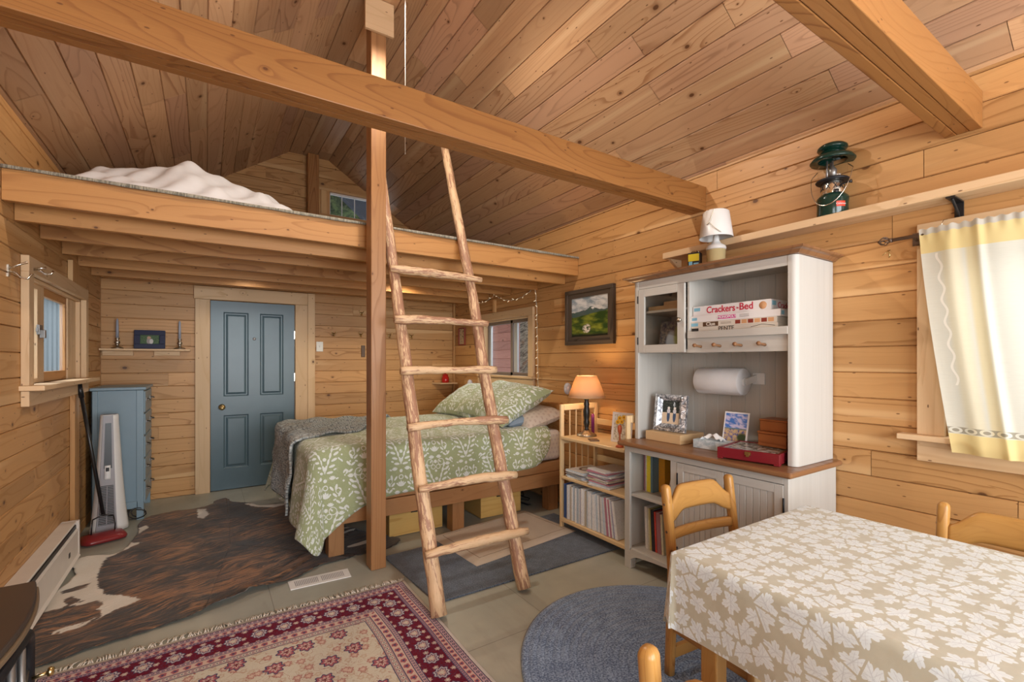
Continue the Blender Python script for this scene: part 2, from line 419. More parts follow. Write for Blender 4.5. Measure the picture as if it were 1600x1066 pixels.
def carpet(name, c1, c2, s=130., rings=None):
    m = Mat(name); x, y, z = m.obj()
    n = m.noise(m.vec(x, y), s, 2., .7); n2 = m.noise(m.vec(x, y), s * .12, 2.)
    f = m.ss(n * .8 + n2 * .2, .38, .62)
    h = n
    if rings:
        cx, cy, a, b, k = rings
        d = m.math('SQRT', (x - cx) * (x - cx) * (1 / a / a) + (y - cy) * (y - cy) * (1 / b / b))
        rg = m.math('ABSOLUTE', m.mod(d * k, 1.) - .5)
        h = n * .6 + (1. - rg) * 1.2; f = f * (1. - m.ss(rg, .40, .5) * .55)
    m.col(m.mix(f, c1, c2)); m.rough(.95); m.sheen(.25); m.bump(h, .8, .006)
    return m.mat
M['mat'] = carpet('blue_grey_mat', (.020, .032, .055), (.11, .145, .20), 150)
M['braid'] = carpet('blue_braided', (.045, .085, .18), (.26, .36, .54), 110, rings=(0, 0, .76, .905, 22))
M['deckcarpet'] = carpet('grey_carpet_edge', (.14, .13, .10), (.34, .31, .24), 120)
M['bath'] = flat('beige_plush', (.50, .42, .34), .95, bump=(60, .5))
M['bathline'] = flat('plush_seam', (.30, .23, .17), .95)

def paint_mat(name, c, rough=.4, wear=None):
    m = Mat(name); x, y, z = m.obj()
    n = m.noise(m.vec(x, y, z), 5., 4.); cc = m.mix(n, tuple(q * .88 for q in c), tuple(q * 1.1 for q in c))
    if wear:
        w = m.noise(m.vec(x * 2, y * 2, z), 24., 5., .7); cc = m.mix(m.ss(w, .72, .78) * .5, cc, wear)
    m.col(cc); m.rough(rough); m.bump(m.noise(m.vec(x, y, z), 120., 2.), .06, .003)
    return m.mat
M['door'] = paint_mat('slate_blue_door_paint', (.082, .135, .165), .32)
M['dresser'] = paint_mat('powder_blue_paint', (.20, .285, .34), .4, wear=(.30, .34, .34))
M['plaswhite'] = flat('white_plastic', (.72, .71, .69), .35)
M['plasgrey'] = flat('grey_plastic', (.30, .28, .29), .4)
M['black'] = flat('black_paint', (.012, .012, .013), .35)
M['darkiron'] = flat('black_iron', (.022, .022, .026), .5, .6)
M['stovetop'] = flat('brown_enamel', (.065, .048, .040), .35, .3)
M['stoverim'] = flat('stove_rim_brass', (.30, .22, .14), .35, .6)
M['chrome'] = flat('polished_metal', (.70, .66, .58), .2, 1.)
M['brass'] = flat('brass', (.62, .47, .22), .28, 1.)
M['silver'] = flat('old_silver', (.42, .38, .32), .35, 1.)
M['pewter'] = flat('grey_pewter_pull', (.25, .24, .23), .4, .8)
M['red'] = flat('red_metal', (.22, .02, .022), .3)
M['maroonbox'] = flat('mahogany_lacquer', (.17, .012, .018), .22)
M['velvet'] = flat('dark_lining', (.02, .015, .02), .8)
M['sheet'] = flat('white_sheet', (.74, .73, .74), .8, bump=(9, .25))
M['bluecloth'] = flat('blue_grey_pillowcase', (.20, .26, .33), .85)
M['candle'] = flat('grey_blue_candle', (.30, .32, .38), .5)
M['paper'] = flat('white_paper', (.78, .78, .78), .8)
M['towel'] = flat('paper_towel', (.80, .81, .83), .9, bump=(55, .3))
M['darkframe'] = wood('weathered_dark_frame', (.085, .062, .045), (.035, .024, .018), ring=20, knots=0, contrast=1., var=.1, rough=.6)
M['navyframe'] = flat('navy_frame', (.02, .025, .06), .35)
M['green'] = flat('lantern_green_enamel', (.004, .028, .020), .15)
M['red2'] = flat('red_label', (.62, .05, .02), .4)
M['rust'] = flat('red_print', (.50, .02, .06), .5)
M['pinkp'] = flat('magenta_print', (.62, .04, .28), .5)
M['ink'] = flat('black_print', (.02, .02, .02), .5)
M['brownp'] = flat('brown_print', (.10, .05, .025), .5)
M['bluetag'] = flat('light_blue_print', (.22, .48, .62), .5)
M['boxcream'] = flat('cream_card', (.66, .60, .52), .5)
M['boxwhite'] = flat('white_card', (.76, .74, .74), .45)
M['tan'] = flat('tan_print', (.62, .33, .16), .5)
M['yellowp'] = flat('yellow_print', (.72, .55, .03), .5)
M['cable'] = flat('black_cable', (.012, .012, .013), .5)
M['whitewire'] = flat('cream_wire', (.62, .58, .48), .5)
M['minibulb'] = flat('mini_bulb', (.95, .85, .65), .2, emit=(1., .8, .5), es=.5)
M['egg'] = flat('white_porcelain_ball', (.62, .62, .70), .15)
M['purple'] = flat('purple_plastic', (.25, .03, .20), .3)
M['lampivory'] = flat('yellowed_plastic', (.55, .46, .24), .35)
M['slate'] = flat('switch_plate', (.78, .77, .72), .4)
M['thermo'] = flat('brown_plate', (.10, .055, .03), .5)
M['heater'] = flat('cream_enamel', (.66, .60, .54), .4)
M['alum'] = flat('grey_window_frame', (.20, .16, .14), .45)
M['screen'] = flat('sash_grey', (.42, .44, .46), .5)
M['hangbrown'] = flat('plaque_red_edge', (.24, .035, .02), .5)
M['plaque'] = flat('cream_plaque', (.58, .45, .28), .6)
M['string'] = flat('pull_cord', (.72, .68, .6), .7)
M['fringe'] = flat('wool_fringe', (.62, .57, .50), .95)
M['woodtool'] = flat('terracotta', (.45, .09, .03), .4)

def glass(name, tint=(1, 1, 1), rough=.0, mixf=.12):
    m = Mat(name); nt = m.nt
    t = nt.nodes.new('ShaderNodeBsdfTransparent'); t.inputs[0].default_value = tint + (1,)
    g = nt.nodes.new('ShaderNodeBsdfGlossy'); g.inputs['Roughness'].default_value = max(rough, .02)
    fr = nt.nodes.new('ShaderNodeLayerWeight'); fr.inputs[0].default_value = .5
    k = m.math('POWER', S(m, fr.outputs['Facing']), 4.) * .5 + .03
    mx = nt.nodes.new('ShaderNodeMixShader'); m.put(mx.inputs[0], k)
    nt.links.new(t.outputs[0], mx.inputs[1]); nt.links.new(g.outputs[0], mx.inputs[2]); nt.links.new(mx.outputs[0], m.out.inputs[0])
    return m.mat
M['glass'] = glass('clear_glass')
M['smoke'] = glass('cabinet_glass', (.85, .83, .80))
def frosted():
    m = Mat('frosted_glass'); nt = m.nt
    t = nt.nodes.new('ShaderNodeBsdfTranslucent'); t.inputs[0].default_value = (.85, .92, .95, 1)
    tr = nt.nodes.new('ShaderNodeBsdfTransparent'); mx = nt.nodes.new('ShaderNodeMixShader'); mx.inputs[0].default_value = .93
    nt.links.new(t.outputs[0], mx.inputs[1]); nt.links.new(tr.outputs[0], mx.inputs[2]); nt.links.new(mx.outputs[0], m.out.inputs[0])
    return m.mat
M['frost'] = frosted()
def shade(name, c, tr=.5, e=None):
    m = Mat(name); nt = m.nt
    d = nt.nodes.new('ShaderNodeBsdfDiffuse'); d.inputs[0].default_value = c + (1,)
    t = nt.nodes.new('ShaderNodeBsdfTranslucent'); t.inputs[0].default_value = c + (1,)
    mx = nt.nodes.new('ShaderNodeMixShader'); mx.inputs[0].default_value = tr
    nt.links.new(d.outputs[0], mx.inputs[1]); nt.links.new(t.outputs[0], mx.inputs[2]); nt.links.new(mx.outputs[0], m.out.inputs[0])
    return m.mat
M['shade'] = shade('parchment_shade', (.78, .55, .34), .5)
def curtain_mat():
    m = Mat('cream_curtain'); nt = m.nt; u, v = m.uv()      # u across, v up from the hem, metres
    lin = m.noise(m.vec(u * 20, v * 300), 1., 2.)
    cream = m.mix(lin, (.64, .63, .54), (.72, .71, .62)); yel = (.76, .61, .27)
    ban = m.mx(v < .085, v > .905)
    strip = m.mx(m.ss(m.math('ABSOLUTE', u - .175), .03, .012) * .55, m.ss(m.math('ABSOLUTE', u - .105), .05, .02) * .3)
    c = m.mix(m.mx(ban * .9, strip), cream, yel)
    c = m.mix(v > .992, c, (.56, .53, .46))
    # cut-work: vertical scroll and a row of petals above the hem
    sx = m.math('ABSOLUTE', u - .062 - m.math('SINE', v * 62.) * .008)
    c = m.mix((sx < .005) * (v > .3) * (v < .9) * .8, c, (.92, .88, .78))
    row = (v > .088) * (v < .115)
    a = m.mod(u * 18., 1.) - .5; b = (v - .1015) * 36.
    pet = m.math('ABSOLUTE', m.math('SQRT', a * a + b * b * .8) - .33) < .1
    c = m.mix(row * (1. - pet) * .85, c, (.30, .27, .20))
    d = nt.nodes.new('ShaderNodeBsdfDiffuse'); t = nt.nodes.new('ShaderNodeBsdfTranslucent')
    m.put(d.inputs[0], c); m.put(t.inputs[0], c)
    mx = nt.nodes.new('ShaderNodeMixShader'); mx.inputs[0].default_value = .30
    nt.links.new(d.outputs[0], mx.inputs[1]); nt.links.new(t.outputs[0], mx.inputs[2]); nt.links.new(mx.outputs[0], m.out.inputs[0])
    return m.mat
M['curtain'] = curtain_mat()

def pic(kind):
    m = Mat('picture_' + kind); u, v = m.uv()
    if kind == 'landscape':
        cl = m.noise(m.vec(u * 3., v * 6. + u * 1.5), 1., 5., .6)
        sky = m.mix(m.ss(cl, .35, .62), (.20, .27, .34), (.66, .68, .70))
        n = m.noise(m.vec(u * 5., v * .3), 1., 4.)
        far = v < (.56 + n * .18 + m.ss(m.math('ABSOLUTE', u - .55), .22, .0) * .10)
        near = v < (.50 + u * .12 + (m.noise(m.vec(u * 3., 2.), 1., 2.) - .5) * .1)
        g = m.noise(m.vec(u * 12., v * 16.), 1., 4., .7); g2 = m.noise(m.vec(u * 3., v * 7.), 1., 3.)
        gr = m.mix(m.ss(g2, .4, .65), (.035, .085, .015), (.28, .33, .04)); gr = m.mix(g, gr, m.gain(gr, .45))
        c = m.mix(far, sky, m.mix(n, (.03, .10, .08), (.10, .11, .13)))
        c = m.mix(m.ell(u, v, .58, .69, .05, .035) * m.ss(g, .45, .5), c, (.8, .82, .85))
        c = m.mix(near, c, gr)
        c = m.mix(m.ell(u, v, .42, .2, .11, .10, 60, .5) * m.ss(g, .42, .52), c, (.75, .68, .66))
        c = m.mix(m.ss(v, .1, .02), c, (.015, .02, .01))
    elif kind == 'children':
        g = m.noise(m.vec(u * 14., v * 14.), 1., 4., .7)
        c = m.mix(v > .48, m.mix(g, (.60, .47, .33), (.72, .60, .45)), m.mix(m.ss(g, .5, .7), (.02, .03, .03), (.16, .20, .16)))
        for cx in (.38, .74):
            c = m.mix(m.ell(u, v, cx, .34, .09, .26), c, (.05, .09, .17)); c = m.mix(m.ell(u, v, cx, .55, .10, .10), c, (.62, .62, .66)); c = m.mix(m.ell(u, v, cx, .68, .075, .055), c, (.80, .78, .74))
        c = m.mix(m.ell(u, v, .7, .85, .06, .1, 0, .8) * m.ss(g, .45, .5), c, (.6, .7, .75))
    elif kind == 'coast':
        g = m.noise(m.vec(u * 9., v * 14.), 1., 4., .7); g2 = m.noise(m.vec(u * 4. + v * 4., v * 9.), 1., 4.)
        sky = m.mix(m.ss(g2, .4, .62), (.06, .20, .62), (.62, .60, .85))
        lnd = m.mix(m.ss(g, .45, .62), (.62, .45, .24), (.10, .10, .34)); lnd = m.mix(m.ell(u, v, .78, .32, .2, .12, 0, .6), lnd, (.04, .07, .03))
        c = m.mix(v < .56, sky, m.mix(m.ss(v, .5, .56), lnd, (.10, .22, .26)))
        bord = m.mx(u < .05, u > .93, v < .03, v > .96); c = m.mix(bord, c, (.82, .84, .9))
    elif kind == 'flowers':
        g = m.noise(m.vec(u * 10., v * 9.), 1., 4., .7)
        c = m.mix(m.ss(g, .45, .6), (.72, .70, .62), (.34, .28, .20))
        for cx, cy in ((.34, .82), (.56, .86), (.46, .7), (.72, .76), (.25, .68)):
            c = m.mix(m.ell(u, v, cx, cy, .11, .08), c, (.78, .45, .02)); c = m.mix(m.ell(u, v, cx, cy, .04, .03), c, (.35, .12, .01))
        bord = m.mx(u < .07, u > .93, v < .04, v > .95); c = m.mix(bord, c, (.80, .76, .74))
    elif kind == 'couple':
        g = m.noise(m.vec(u * 16., v * 10.), 1., 4., .7)
        c = m.mix(m.ss(g, .4, .65), (.03, .08, .03), (.12, .17, .09))
        c = m.mix(m.ell(u, v, .45, .35, .12, .35), c, (.30, .26, .26)); c = m.mix(m.ell(u, v, .45, .72, .10, .16), c, (.45, .28, .2)); c = m.mix(m.ell(u, v, .58, .3, .1, .28), c, (.55, .52, .5))
    elif kind == 'brochure':
        g = m.noise(m.vec(u * 9., v * 9.), 1., 4., .7)
        c = m.mix(m.ss(g, .4, .65), (.08, .09, .14), (.38, .36, .30)); c = m.mix(m.ell(u, v, .45, .3, .18, .35, 0, .5), c, (.55, .68, .85)); c = m.mix(m.ell(u, v, .75, .5, .2, .4, 0, .7), c, (.30, .38, .12))
    elif kind == 'cover':
        g = m.noise(m.vec(u * 5., v * 5.), 1., 3.)
        c = m.mix(m.ss(g, .4, .6), (.60, .56, .53), (.70, .66, .62)); d = m.math('SQRT', (u - .55) * (u - .55) + (v - .5) * (v - .5))
        c = m.mix(m.ss(m.math('ABSOLUTE', d - .27), .05, .035), c, (.10, .05, .04))
    elif kind == 'oriental':
        g = m.noise(m.vec(u * 5., v * 9.), 1., 3.)
        c = m.mix(m.ss(g, .56, .6), (.60, .48, .30), (.10, .05, .03))
    m.col(c); m.rough(.35)
    return m.mat

def tissue_box():
    m = Mat('blue_marbled_card'); x, y, z = m.obj(); n = m.noise(m.vec(x, y, z), 22., 4., .6, 1.)
    m.col(m.mix(m.ss(n, .35, .65), (.36, .46, .52), (.66, .72, .76))); return m.mat
M['tissue'] = tissue_box()
def glassy_silver():
    m = Mat('pressed_glass'); x, y, z = m.obj(); n = m.noise(m.vec(x, y, z), 26., 3., .6, 2.)
    m.col(m.mix(m.ss(n, .4, .62), (.16, .17, .19), (.80, .82, .86))); m.rough(.12); m.bsdf.inputs['Metallic'].default_value = .5; m.bump(n, .5, .01); return m.mat
M['pressed'] = glassy_silver()

# ------------------------------------------------------------------ mesh helper
class MB:
    def __init__(s): s.v = []; s.f = []; s.uv = []; s.r = []; s.smooth = []
    def add(s, verts, faces, uvs, r=None, smooth=False):
        b = len(s.v); s.v += [tuple(p) for p in verts]; r = rnd.random() if r is None else r
        s.r += [r] * len(verts)
        for f, u in zip(faces, uvs):
            s.f.append([b + i for i in f]); s.uv.append(u); s.smooth.append(smooth)
        return s
    def box(s, x0, x1, y0, y1, z0, z1, long=None, r=None, mtx=None, off=None):
        if x0 > x1: x0, x1 = x1, x0
        if y0 > y1: y0, y1 = y1, y0
        if z0 > z1: z0, z1 = z1, z0
        d = (x1 - x0, y1 - y0, z1 - z0)
        L = {'x': 0, 'y': 1, 'z': 2}[long] if long else max(range(3), key=lambda i: d[i])
        P = [(x, y, z) for x in (x0, x1) for y in (y0, y1) for z in (z0, z1)]
        F = [((0, 1, 3, 2), 0), ((4, 6, 7, 5), 0), ((0, 4, 5, 1), 1), ((2, 3, 7, 6), 1), ((0, 2, 6, 4), 2), ((1, 5, 7, 3), 2)]
        faces, uvs = [], []
        for k, (f, ax) in enumerate(F):
            o = [i for i in range(3) if i != ax]
            if L in o: a = L; b = [i for i in o if i != L][0]
            else: a, b = o
            faces.append(f); uvs.append([(P[i][a], P[i][b] + .37 * ax) for i in f])
        if mtx is not None: P = [tuple(mtx @ Vector(p)) for p in P]
        return s.add(P, faces, uvs, r)
    def bar(s, a, b, w, h, r=None, up=(0, 0, 1)):
        a, b = Vector(a), Vector(b); d = (b - a); L = d.length; d.normalize()
        side = d.cross(Vector(up)); side.normalize(); u2 = side.cross(d)
        mtx = Matrix((( d.x, side.x, u2.x, a.x), (d.y, side.y, u2.y, a.y), (d.z, side.z, u2.z, a.z), (0, 0, 0, 1)))
        return s.box(0, L, -w / 2, w / 2, -h / 2, h / 2, 'x', r, mtx)
    def loft(s, rings, closed=True, caps=True, r=None, smooth=True, us=None):
        n = len(rings[0]); V = [p for rg in rings for p in rg]; F, U = [], []
        if us is None:
            us = [0.]
            for i in range(1, len(rings)): us.append(us[-1] + (Vector(rings[i][0]) - Vector(rings[i - 1][0])).length)
        per = [0.]; mid = rings[len(rings) // 2]
        for j in range(n): per.append(per[-1] + (Vector(mid[(j + 1) % n]) - Vector(mid[j])).length)
        for i in range(len(rings) - 1):
            for j in range(n if closed else n - 1):
                k = (j + 1) % n
                F.append((i * n + j, i * n + k, (i + 1) * n + k, (i + 1) * n + j))
                U.append([(us[i], per[j]), (us[i], per[j + 1]), (us[i + 1], per[j + 1]), (us[i + 1], per[j])])
        if caps and closed:
            F.append(tuple(reversed(range(n)))); U.append([(per[j] * .5, .1 * j) for j in range(n)])
            b = (len(rings) - 1) * n; F.append(tuple(range(b, b + n))); U.append([(per[j] * .5, .1 * j) for j in range(n)])
        return s.add(V, F, U, r, smooth)
    def tube(s, pts, rad, n=10, r=None, caps=True, flatn=1.):
        pts = [Vector(p) for p in pts]; rads = rad if isinstance(rad, (list, tuple)) else [rad] * len(pts)
        rings = []; ref = None
        for i, p in enumerate(pts):
            t = (pts[min(i + 1, len(pts) - 1)] - pts[max(i - 1, 0)]).normalized()
            if ref is None: ref = Vector((0, 0, 1)) if abs(t.z) < .9 else Vector((1, 0, 0))
            a = t.cross(ref).normalized(); b = a.cross(t).normalized(); ref = b
            rings.append([p + (a * math.cos(q) + b * math.sin(q) * flatn) * rads[i] for q in [2 * math.pi * k / n for k in range(n)]])
        return s.loft(rings, r=r, caps=caps)
    def lathe(s, prof, c=(0, 0, 0), n=24, r=None, caps=True, mtx=None, sq=0.):
        rings = []
        for rad, z in prof:
            rg = []
            for k in range(n):
                q = 2 * math.pi * k / n; p = Vector((c[0] + rad * math.cos(q), c[1] + rad * math.sin(q), c[2] + z))
                rg.append(mtx @ p if mtx is not None else p)
            rings.append(rg)
        return s.loft(rings, r=r, caps=caps)
    def grid(s, fn, nu, nv, uvf=None, r=None, smooth=True, closed_u=False):
        V, F, U = [], [], []; T = []
        for j in range(nv + 1):
            for i in range(nu + 1):
                a, b = i / nu, j / nv; V.append(fn(a, b)); T.append(uvf(a, b) if uvf else (a, b))
        for j in range(nv):
            for i in range(nu):
                q = (j * (nu + 1) + i, j * (nu + 1) + i + 1, (j + 1) * (nu + 1) + i + 1, (j + 1) * (nu + 1) + i)
                F.append(q); U.append([T[k] for k in q])
        return s.add(V, F, U, r, smooth)
    def poly(s, pts, depth, axis=(0, 0, 1), r=None):      # outline extruded
        ax = Vector(axis) * depth; n = len(pts); V = [Vector(p) for p in pts] + [Vector(p) + ax for p in pts]
        F = [tuple(reversed(range(n))), tuple(range(n, 2 * n))]; U = [[(V[i].x + V[i].y, V[i].z) for i in F[0]], [(V[i].x + V[i].y, V[i].z) for i in F[1]]]
        for i in range(n):
            k = (i + 1) % n; F.append((i, k, n + k, n + i)); U.append([(V[q].x + V[q].y, V[q].z) for q in F[-1]])
        return s.add(V, F, U, r)

def worldloc(o):
    p = Vector((0, 0, 0))
    while o: p += Vector(o.location); o = o.parent
    return p
def obj(name, mb, mat, parent=None, bevel=0, base=None, solid=None, subd=0, recenter=True, ang=40):
    me = bpy.data.meshes.new(name)
    V = np.array([tuple(v) for v in mb.v], dtype=float)
    if parent is not None: org = np.array(worldloc(parent))
    elif base is not None: org = np.array(base, dtype=float)
    elif recenter: org = np.array([(V[:, 0].min() + V[:, 0].max()) / 2, (V[:, 1].min() + V[:, 1].max()) / 2, V[:, 2].min()])
    else: org = np.zeros(3)
    me.from_pydata((V - org).tolist(), [], mb.f)
    uvl = me.uv_layers.new(name='UVMap')
    flatuv = [c for f in mb.uv for q in f for c in q]
    uvl.data.foreach_set('uv', flatuv)
    at = me.attributes.new('rnd', 'FLOAT', 'POINT'); at.data.foreach_set('value', mb.r)
    me.polygons.foreach_set('use_smooth', mb.smooth)
    me.materials.append(M[mat] if isinstance(mat, str) else mat)
    me.update()
    bm = bmesh.new(); bm.from_mesh(me); bmesh.ops.recalc_face_normals(bm, faces=bm.faces); bm.to_mesh(me); bm.free()
    o = bpy.data.objects.new(name, me); COL.objects.link(o)
    if parent is not None: o.parent = parent
    else: o.location = org
    if bevel:
        b = o.modifiers.new('bevel', 'BEVEL'); b.width = bevel; b.segments = 2; b.limit_method = 'ANGLE'; b.angle_limit = R(ang)
    if solid:
        b = o.modifiers.new('solid', 'SOLIDIFY'); b.thickness = solid; b.offset = 0
    if subd:
        b = o.modifiers.new('sub', 'SUBSURF'); b.levels = subd; b.render_levels = subd
    return o
def tag(o, label, cat, group=None):
    o['label'] = label; o['category'] = cat
    if group: o['group'] = group
    return o
def struct(o): o['kind'] = 'structure'; return o
def thing(name, label, cat, loc=(0, 0, 0), group=None):
    o = bpy.data.objects.new(name, None); COL.objects.link(o); o.location = loc; o.empty_display_size = .05
    return tag(o, label, cat, group)
def senv(name, loc=(0, 0, 0)):
    o = bpy.data.objects.new(name, None); COL.objects.link(o); o.location = loc; o.empty_display_size = .05
    return struct(o)
def dup(root, loc, rot=None, label=None, group=None):
    r = root.copy(); COL.objects.link(r); r.location = loc
    if rot is not None: r.rotation_euler = rot
    if label: r['label'] = label
    if group: r['group'] = group
    def kids(a, b):
        for ch in list(a.children):
            c = ch.copy(); COL.objects.link(c); c.parent = b; kids(ch, c)
    kids(root, r)
    return r
def text(name, body, size, loc, rot, mat, parent=None, extrude=.0006, bold=0., sx=1.):
    c = bpy.data.curves.new(name, 'FONT'); c.body = body; c.size = size; c.extrude = extrude; c.offset = bold
    c.align_x = 'CENTER'; c.align_y = 'CENTER'; c.resolution_u = 3
    t = bpy.data.objects.new(name + '_tmp', c); COL.objects.link(t)
    dg = bpy.context.evaluated_depsgraph_get(); dg.update()
    me = bpy.data.meshes.new_from_object(t.evaluated_get(dg)); bpy.data.objects.remove(t)
    me.materials.clear(); me.materials.append(M[mat])
    mt = Matrix.Translation(Vector(loc) - (worldloc(parent) if parent else Vector((0, 0, 0)))) @ rot.to_4x4() @ Matrix.Diagonal((sx, 1, 1, 1))
    me.transform(mt)
    o = bpy.data.objects.new(name, me); COL.objects.link(o); o.parent = parent
    return o
# text facing -X (read from inside the room on the right wall): text x axis -> -Y, up -> Z
ROT_RW = Matrix(((0, 0, -1), (-1, 0, 0), (0, 1, 0)))

# ------------------------------------------------------------------ shell
def planks(mb, org, ud, vd, nd, u0, u1, v0, v1, w, holes=(), minlen=1.3, maxlen=3.4, ch=.006, phase=0., seed=1):
    org, ud, vd, nd = Vector(org), Vector(ud), Vector(vd), Vector(nd)
    rr = random.Random(seed)
    def emit(a, b, c, d, r):
        if b - a < .01 or d - c < .004: return
        t = .001
        prof = [(c + .0011, -ch), (c + ch * .8, 0), (d - ch * .8, 0), (d - .0011, -ch)]
        V = []; 
        for uu in (a, b):
            e = ch * .35 if uu == a else -ch * .35
            for k, (vv, nn) in enumerate(prof): V.append(org + ud * uu + vd * vv + nd * nn)
            for vv in (c + .0011, d - .0011): V.append(org + ud * uu + vd * vv + nd * (-.013))
        F = [(0, 6, 7, 1), (1, 7, 8, 2), (2, 8, 9, 3), (4, 10, 6, 0), (3, 9, 11, 5)]
        U = [[((V[i] - org).dot(ud), (V[i] - org).dot(vd)) for i in f] for f in F]
        mb.add(V, F, U, r)
    v = v0 - phase
    while v < v1 - 1e-4:
        c, d = max(v, v0), min(v + w, v1)
        u = u0 - rr.random() * maxlen * .7
        while u < u1:
            L = minlen + rr.random() * (maxlen - minlen); a, b = max(u, u0), min(u + L, u1); u += L
            if b <= a: continue
            r = rr.random()
            segs = [(a + .0012, b - .0012, c, d)]
            for (h0, h1, g0, g1) in holes:
                ns = []
                for (a_, b_, c_, d_) in segs:
                    if b_ <= h0 or a_ >= h1 or d_ <= g0 or c_ >= g1: ns.append((a_, b_, c_, d_)); continue
                    if a_ < h0: ns.append((a_, h0, c_, d_))
                    if b_ > h1: ns.append((h1, b_, c_, d_))
                    if c_ < g0: ns.append((max(a_, h0), min(b_, h1), c_, g0))
                    if d_ > g1: ns.append((max(a_, h0), min(b_, h1), g1, d_))
                segs = ns
            for sg in segs: emit(*sg, r)
        v += w
def backing(mb, fn, a0, a1, b0, b1, holes):
    # rectangles around the holes; fn(a0,a1,b0,b1) adds a slab
    cuts = sorted({a0, a1, *[h[0] for h in holes], *[h[1] for h in holes]})
    for i in range(len(cuts) - 1):
        p, q = cuts[i], cuts[i + 1]; hs = sorted([(h[2], h[3]) for h in holes if h[0] < q - 1e-6 and h[1] > p + 1e-6])
        z = b0
        for g0, g1 in hs:
            if g0 > z: fn(p, q, z, g0)
            z = g1
        if z < b1: fn(p, q, z, b1)
T = .11; BACK = .012
WIN1 = (3.63, 4.98, 1.245, 1.865)            # left wall (y0,y1,z0,z1)
WIN2 = (4.02, 5.02, 1.215, 1.86)             # right wall by the bed
WIN3 = (-.45, .70, 1.03, 1.93)               # right wall behind the curtain
WIN4 = (1.23, 1.95, 3.12, 3.395)             # gable
WIN6_ADDED = (-1.85, -.45, .85, 2.1)               # left wall behind the camera, opening added for fill light
DOOR = (.036, .85, 0., 2.02)

mb = MB(); planks(mb, (XL, 0, 0), (0, 1, 0), (0, 0, 1), (1, 0, 0), YF, YB, 0, 2.70, .134, [WIN1, WIN6_ADDED], seed=3, phase=.05)
backing(mb, lambda a, b, c, d: mb.box(XL - T, XL - .0125, a, b, c, d, 'y'), YF - T, YB + T, 0, 2.72, [WIN1, WIN6_ADDED])
struct(obj('wall_left', mb, 'wall', recenter=False))
mb = MB(); planks(mb, (XR, 0, 0), (0, 1, 0), (0, 0, 1), (-1, 0, 0), YF, YB, 0, 2.70, .134, [WIN2, WIN3], seed=5, phase=.02)
backing(mb, lambda a, b, c, d: mb.box(XR + .0125, XR + T, a, b, c, d, 'y'), YF - T, YB + T, 0, 2.72, [WIN2, WIN3])
struct(obj('wall_right', mb, 'wall', recenter=False))
mb = MB(); planks(mb, (0, YB, 0), (1, 0, 0), (0, 0, 1), (0, -1, 0), XL, XR, 0, 3.80, .134, [DOOR, WIN4], seed=8, phase=.08)
backing(mb, lambda a, b, c, d: mb.box(a, b, YB + .0125, YB + T, c, d, 'x'), XL - .0125, XR + .0125, 0, 3.82, [DOOR, WIN4])
struct(obj('wall_back', mb, 'wall', recenter=False))
# unseen wall behind the camera, with a large glazed opening added for fill light
GW = (-.5, 2.5, .4, 2.7)
mb = MB(); planks(mb, (0, YF, 0), (1, 0, 0), (0, 0, 1), (0, 1, 0), XL, XR, 0, 3.8, .134, [GW], seed=9)
backing(mb, lambda a, b, c, d: mb.box(a, b, YF - T, YF - .0125, c, d, 'x'), XL - .0125, XR + .0125, 0, 3.82, [GW])
struct(obj('wall_front', mb, 'wall', recenter=False))
w5 = senv('window_5_added', (1.0, YF, .4))
mb = MB()
for x in (-.5, .46, 1.46, 2.42): mb.box(x, x + .08, YF - .09, YF - .01, .4, 2.7, 'z')
for z in (.4, 2.62): mb.box(-.42, 2.42, YF - .09, YF - .01, z, z + .08, 'x')
obj('window_frame', mb, 'trimw', w5, bevel=.004)
mb = MB(); mb.box(-.42, 2.42, YF - .055, YF - .05, .48, 2.62); obj('pane', mb, 'glass', w5)

mb = MB(); mb.box(XL - T, XR + T, YF - T, YB + T, -.12, 0, 'y'); struct(obj('floor', mb, 'floor', recenter=False))
# ceiling: two slopes and the flat strip under the ridge
mb = MB(); ZR, ZE = 3.76, 2.675; X1, X0 = 1.22, .79
dR = Vector((X1 - XR, 0, ZR - ZE)); LR = dR.length; dR.normalize(); nR = Vector((-dR.z, 0, dR.x)); nR = nR if nR.z < 0 else -nR
dL = Vector((X0 - XL, 0, ZR - ZE)); LL = dL.length; dL.normalize(); nL = Vector((-dL.z, 0, dL.x)); nL = nL if nL.z < 0 else -nL
planks(mb, (XR, 0, ZE), (0, 1, 0), dR, nR, YF, YB, -.12, LR, .142, seed=21, minlen=1., maxlen=3.)
planks(mb, (XL, 0, ZE), (0, 1, 0), dL, nL, YF, YB, -.12, LL, .142, seed=22, minlen=1., maxlen=3.)
planks(mb, (X0, 0, ZR), (0, 1, 0), (1, 0, 0), (0, 0, -1), YF, YB, 0, X1 - X0, .1433, seed=23, minlen=1., maxlen=3.)
def slab(p0, p1):
    V = []
    for y in (YF - T, YB + T):
        for p in (p0, p1, (p1[0], p1[1] + .16), (p0[0], p0[1] + .16)): V.append((p[0], y, p[1]))
    mb.add(V, [(0, 1, 2, 3), (4, 7, 6, 5), (0, 4, 5, 1), (1, 5, 6, 2), (2, 6, 7, 3), (3, 7, 4, 0)], [[(0, 0), (1, 0), (1, 1), (0, 1)]] * 6)
e = .0125
slab((XR + .25, ZE - .25 * (ZR - ZE) / (XR - X1) + e), (X1, ZR + e)); slab((XL - .25, ZE - .25 * (ZR - ZE) / (X0 - XL) + e), (X0, ZR + e)); slab((X0, ZR + e), (X1, ZR + e))
struct(obj('ceiling', mb, 'ceil', recenter=False))

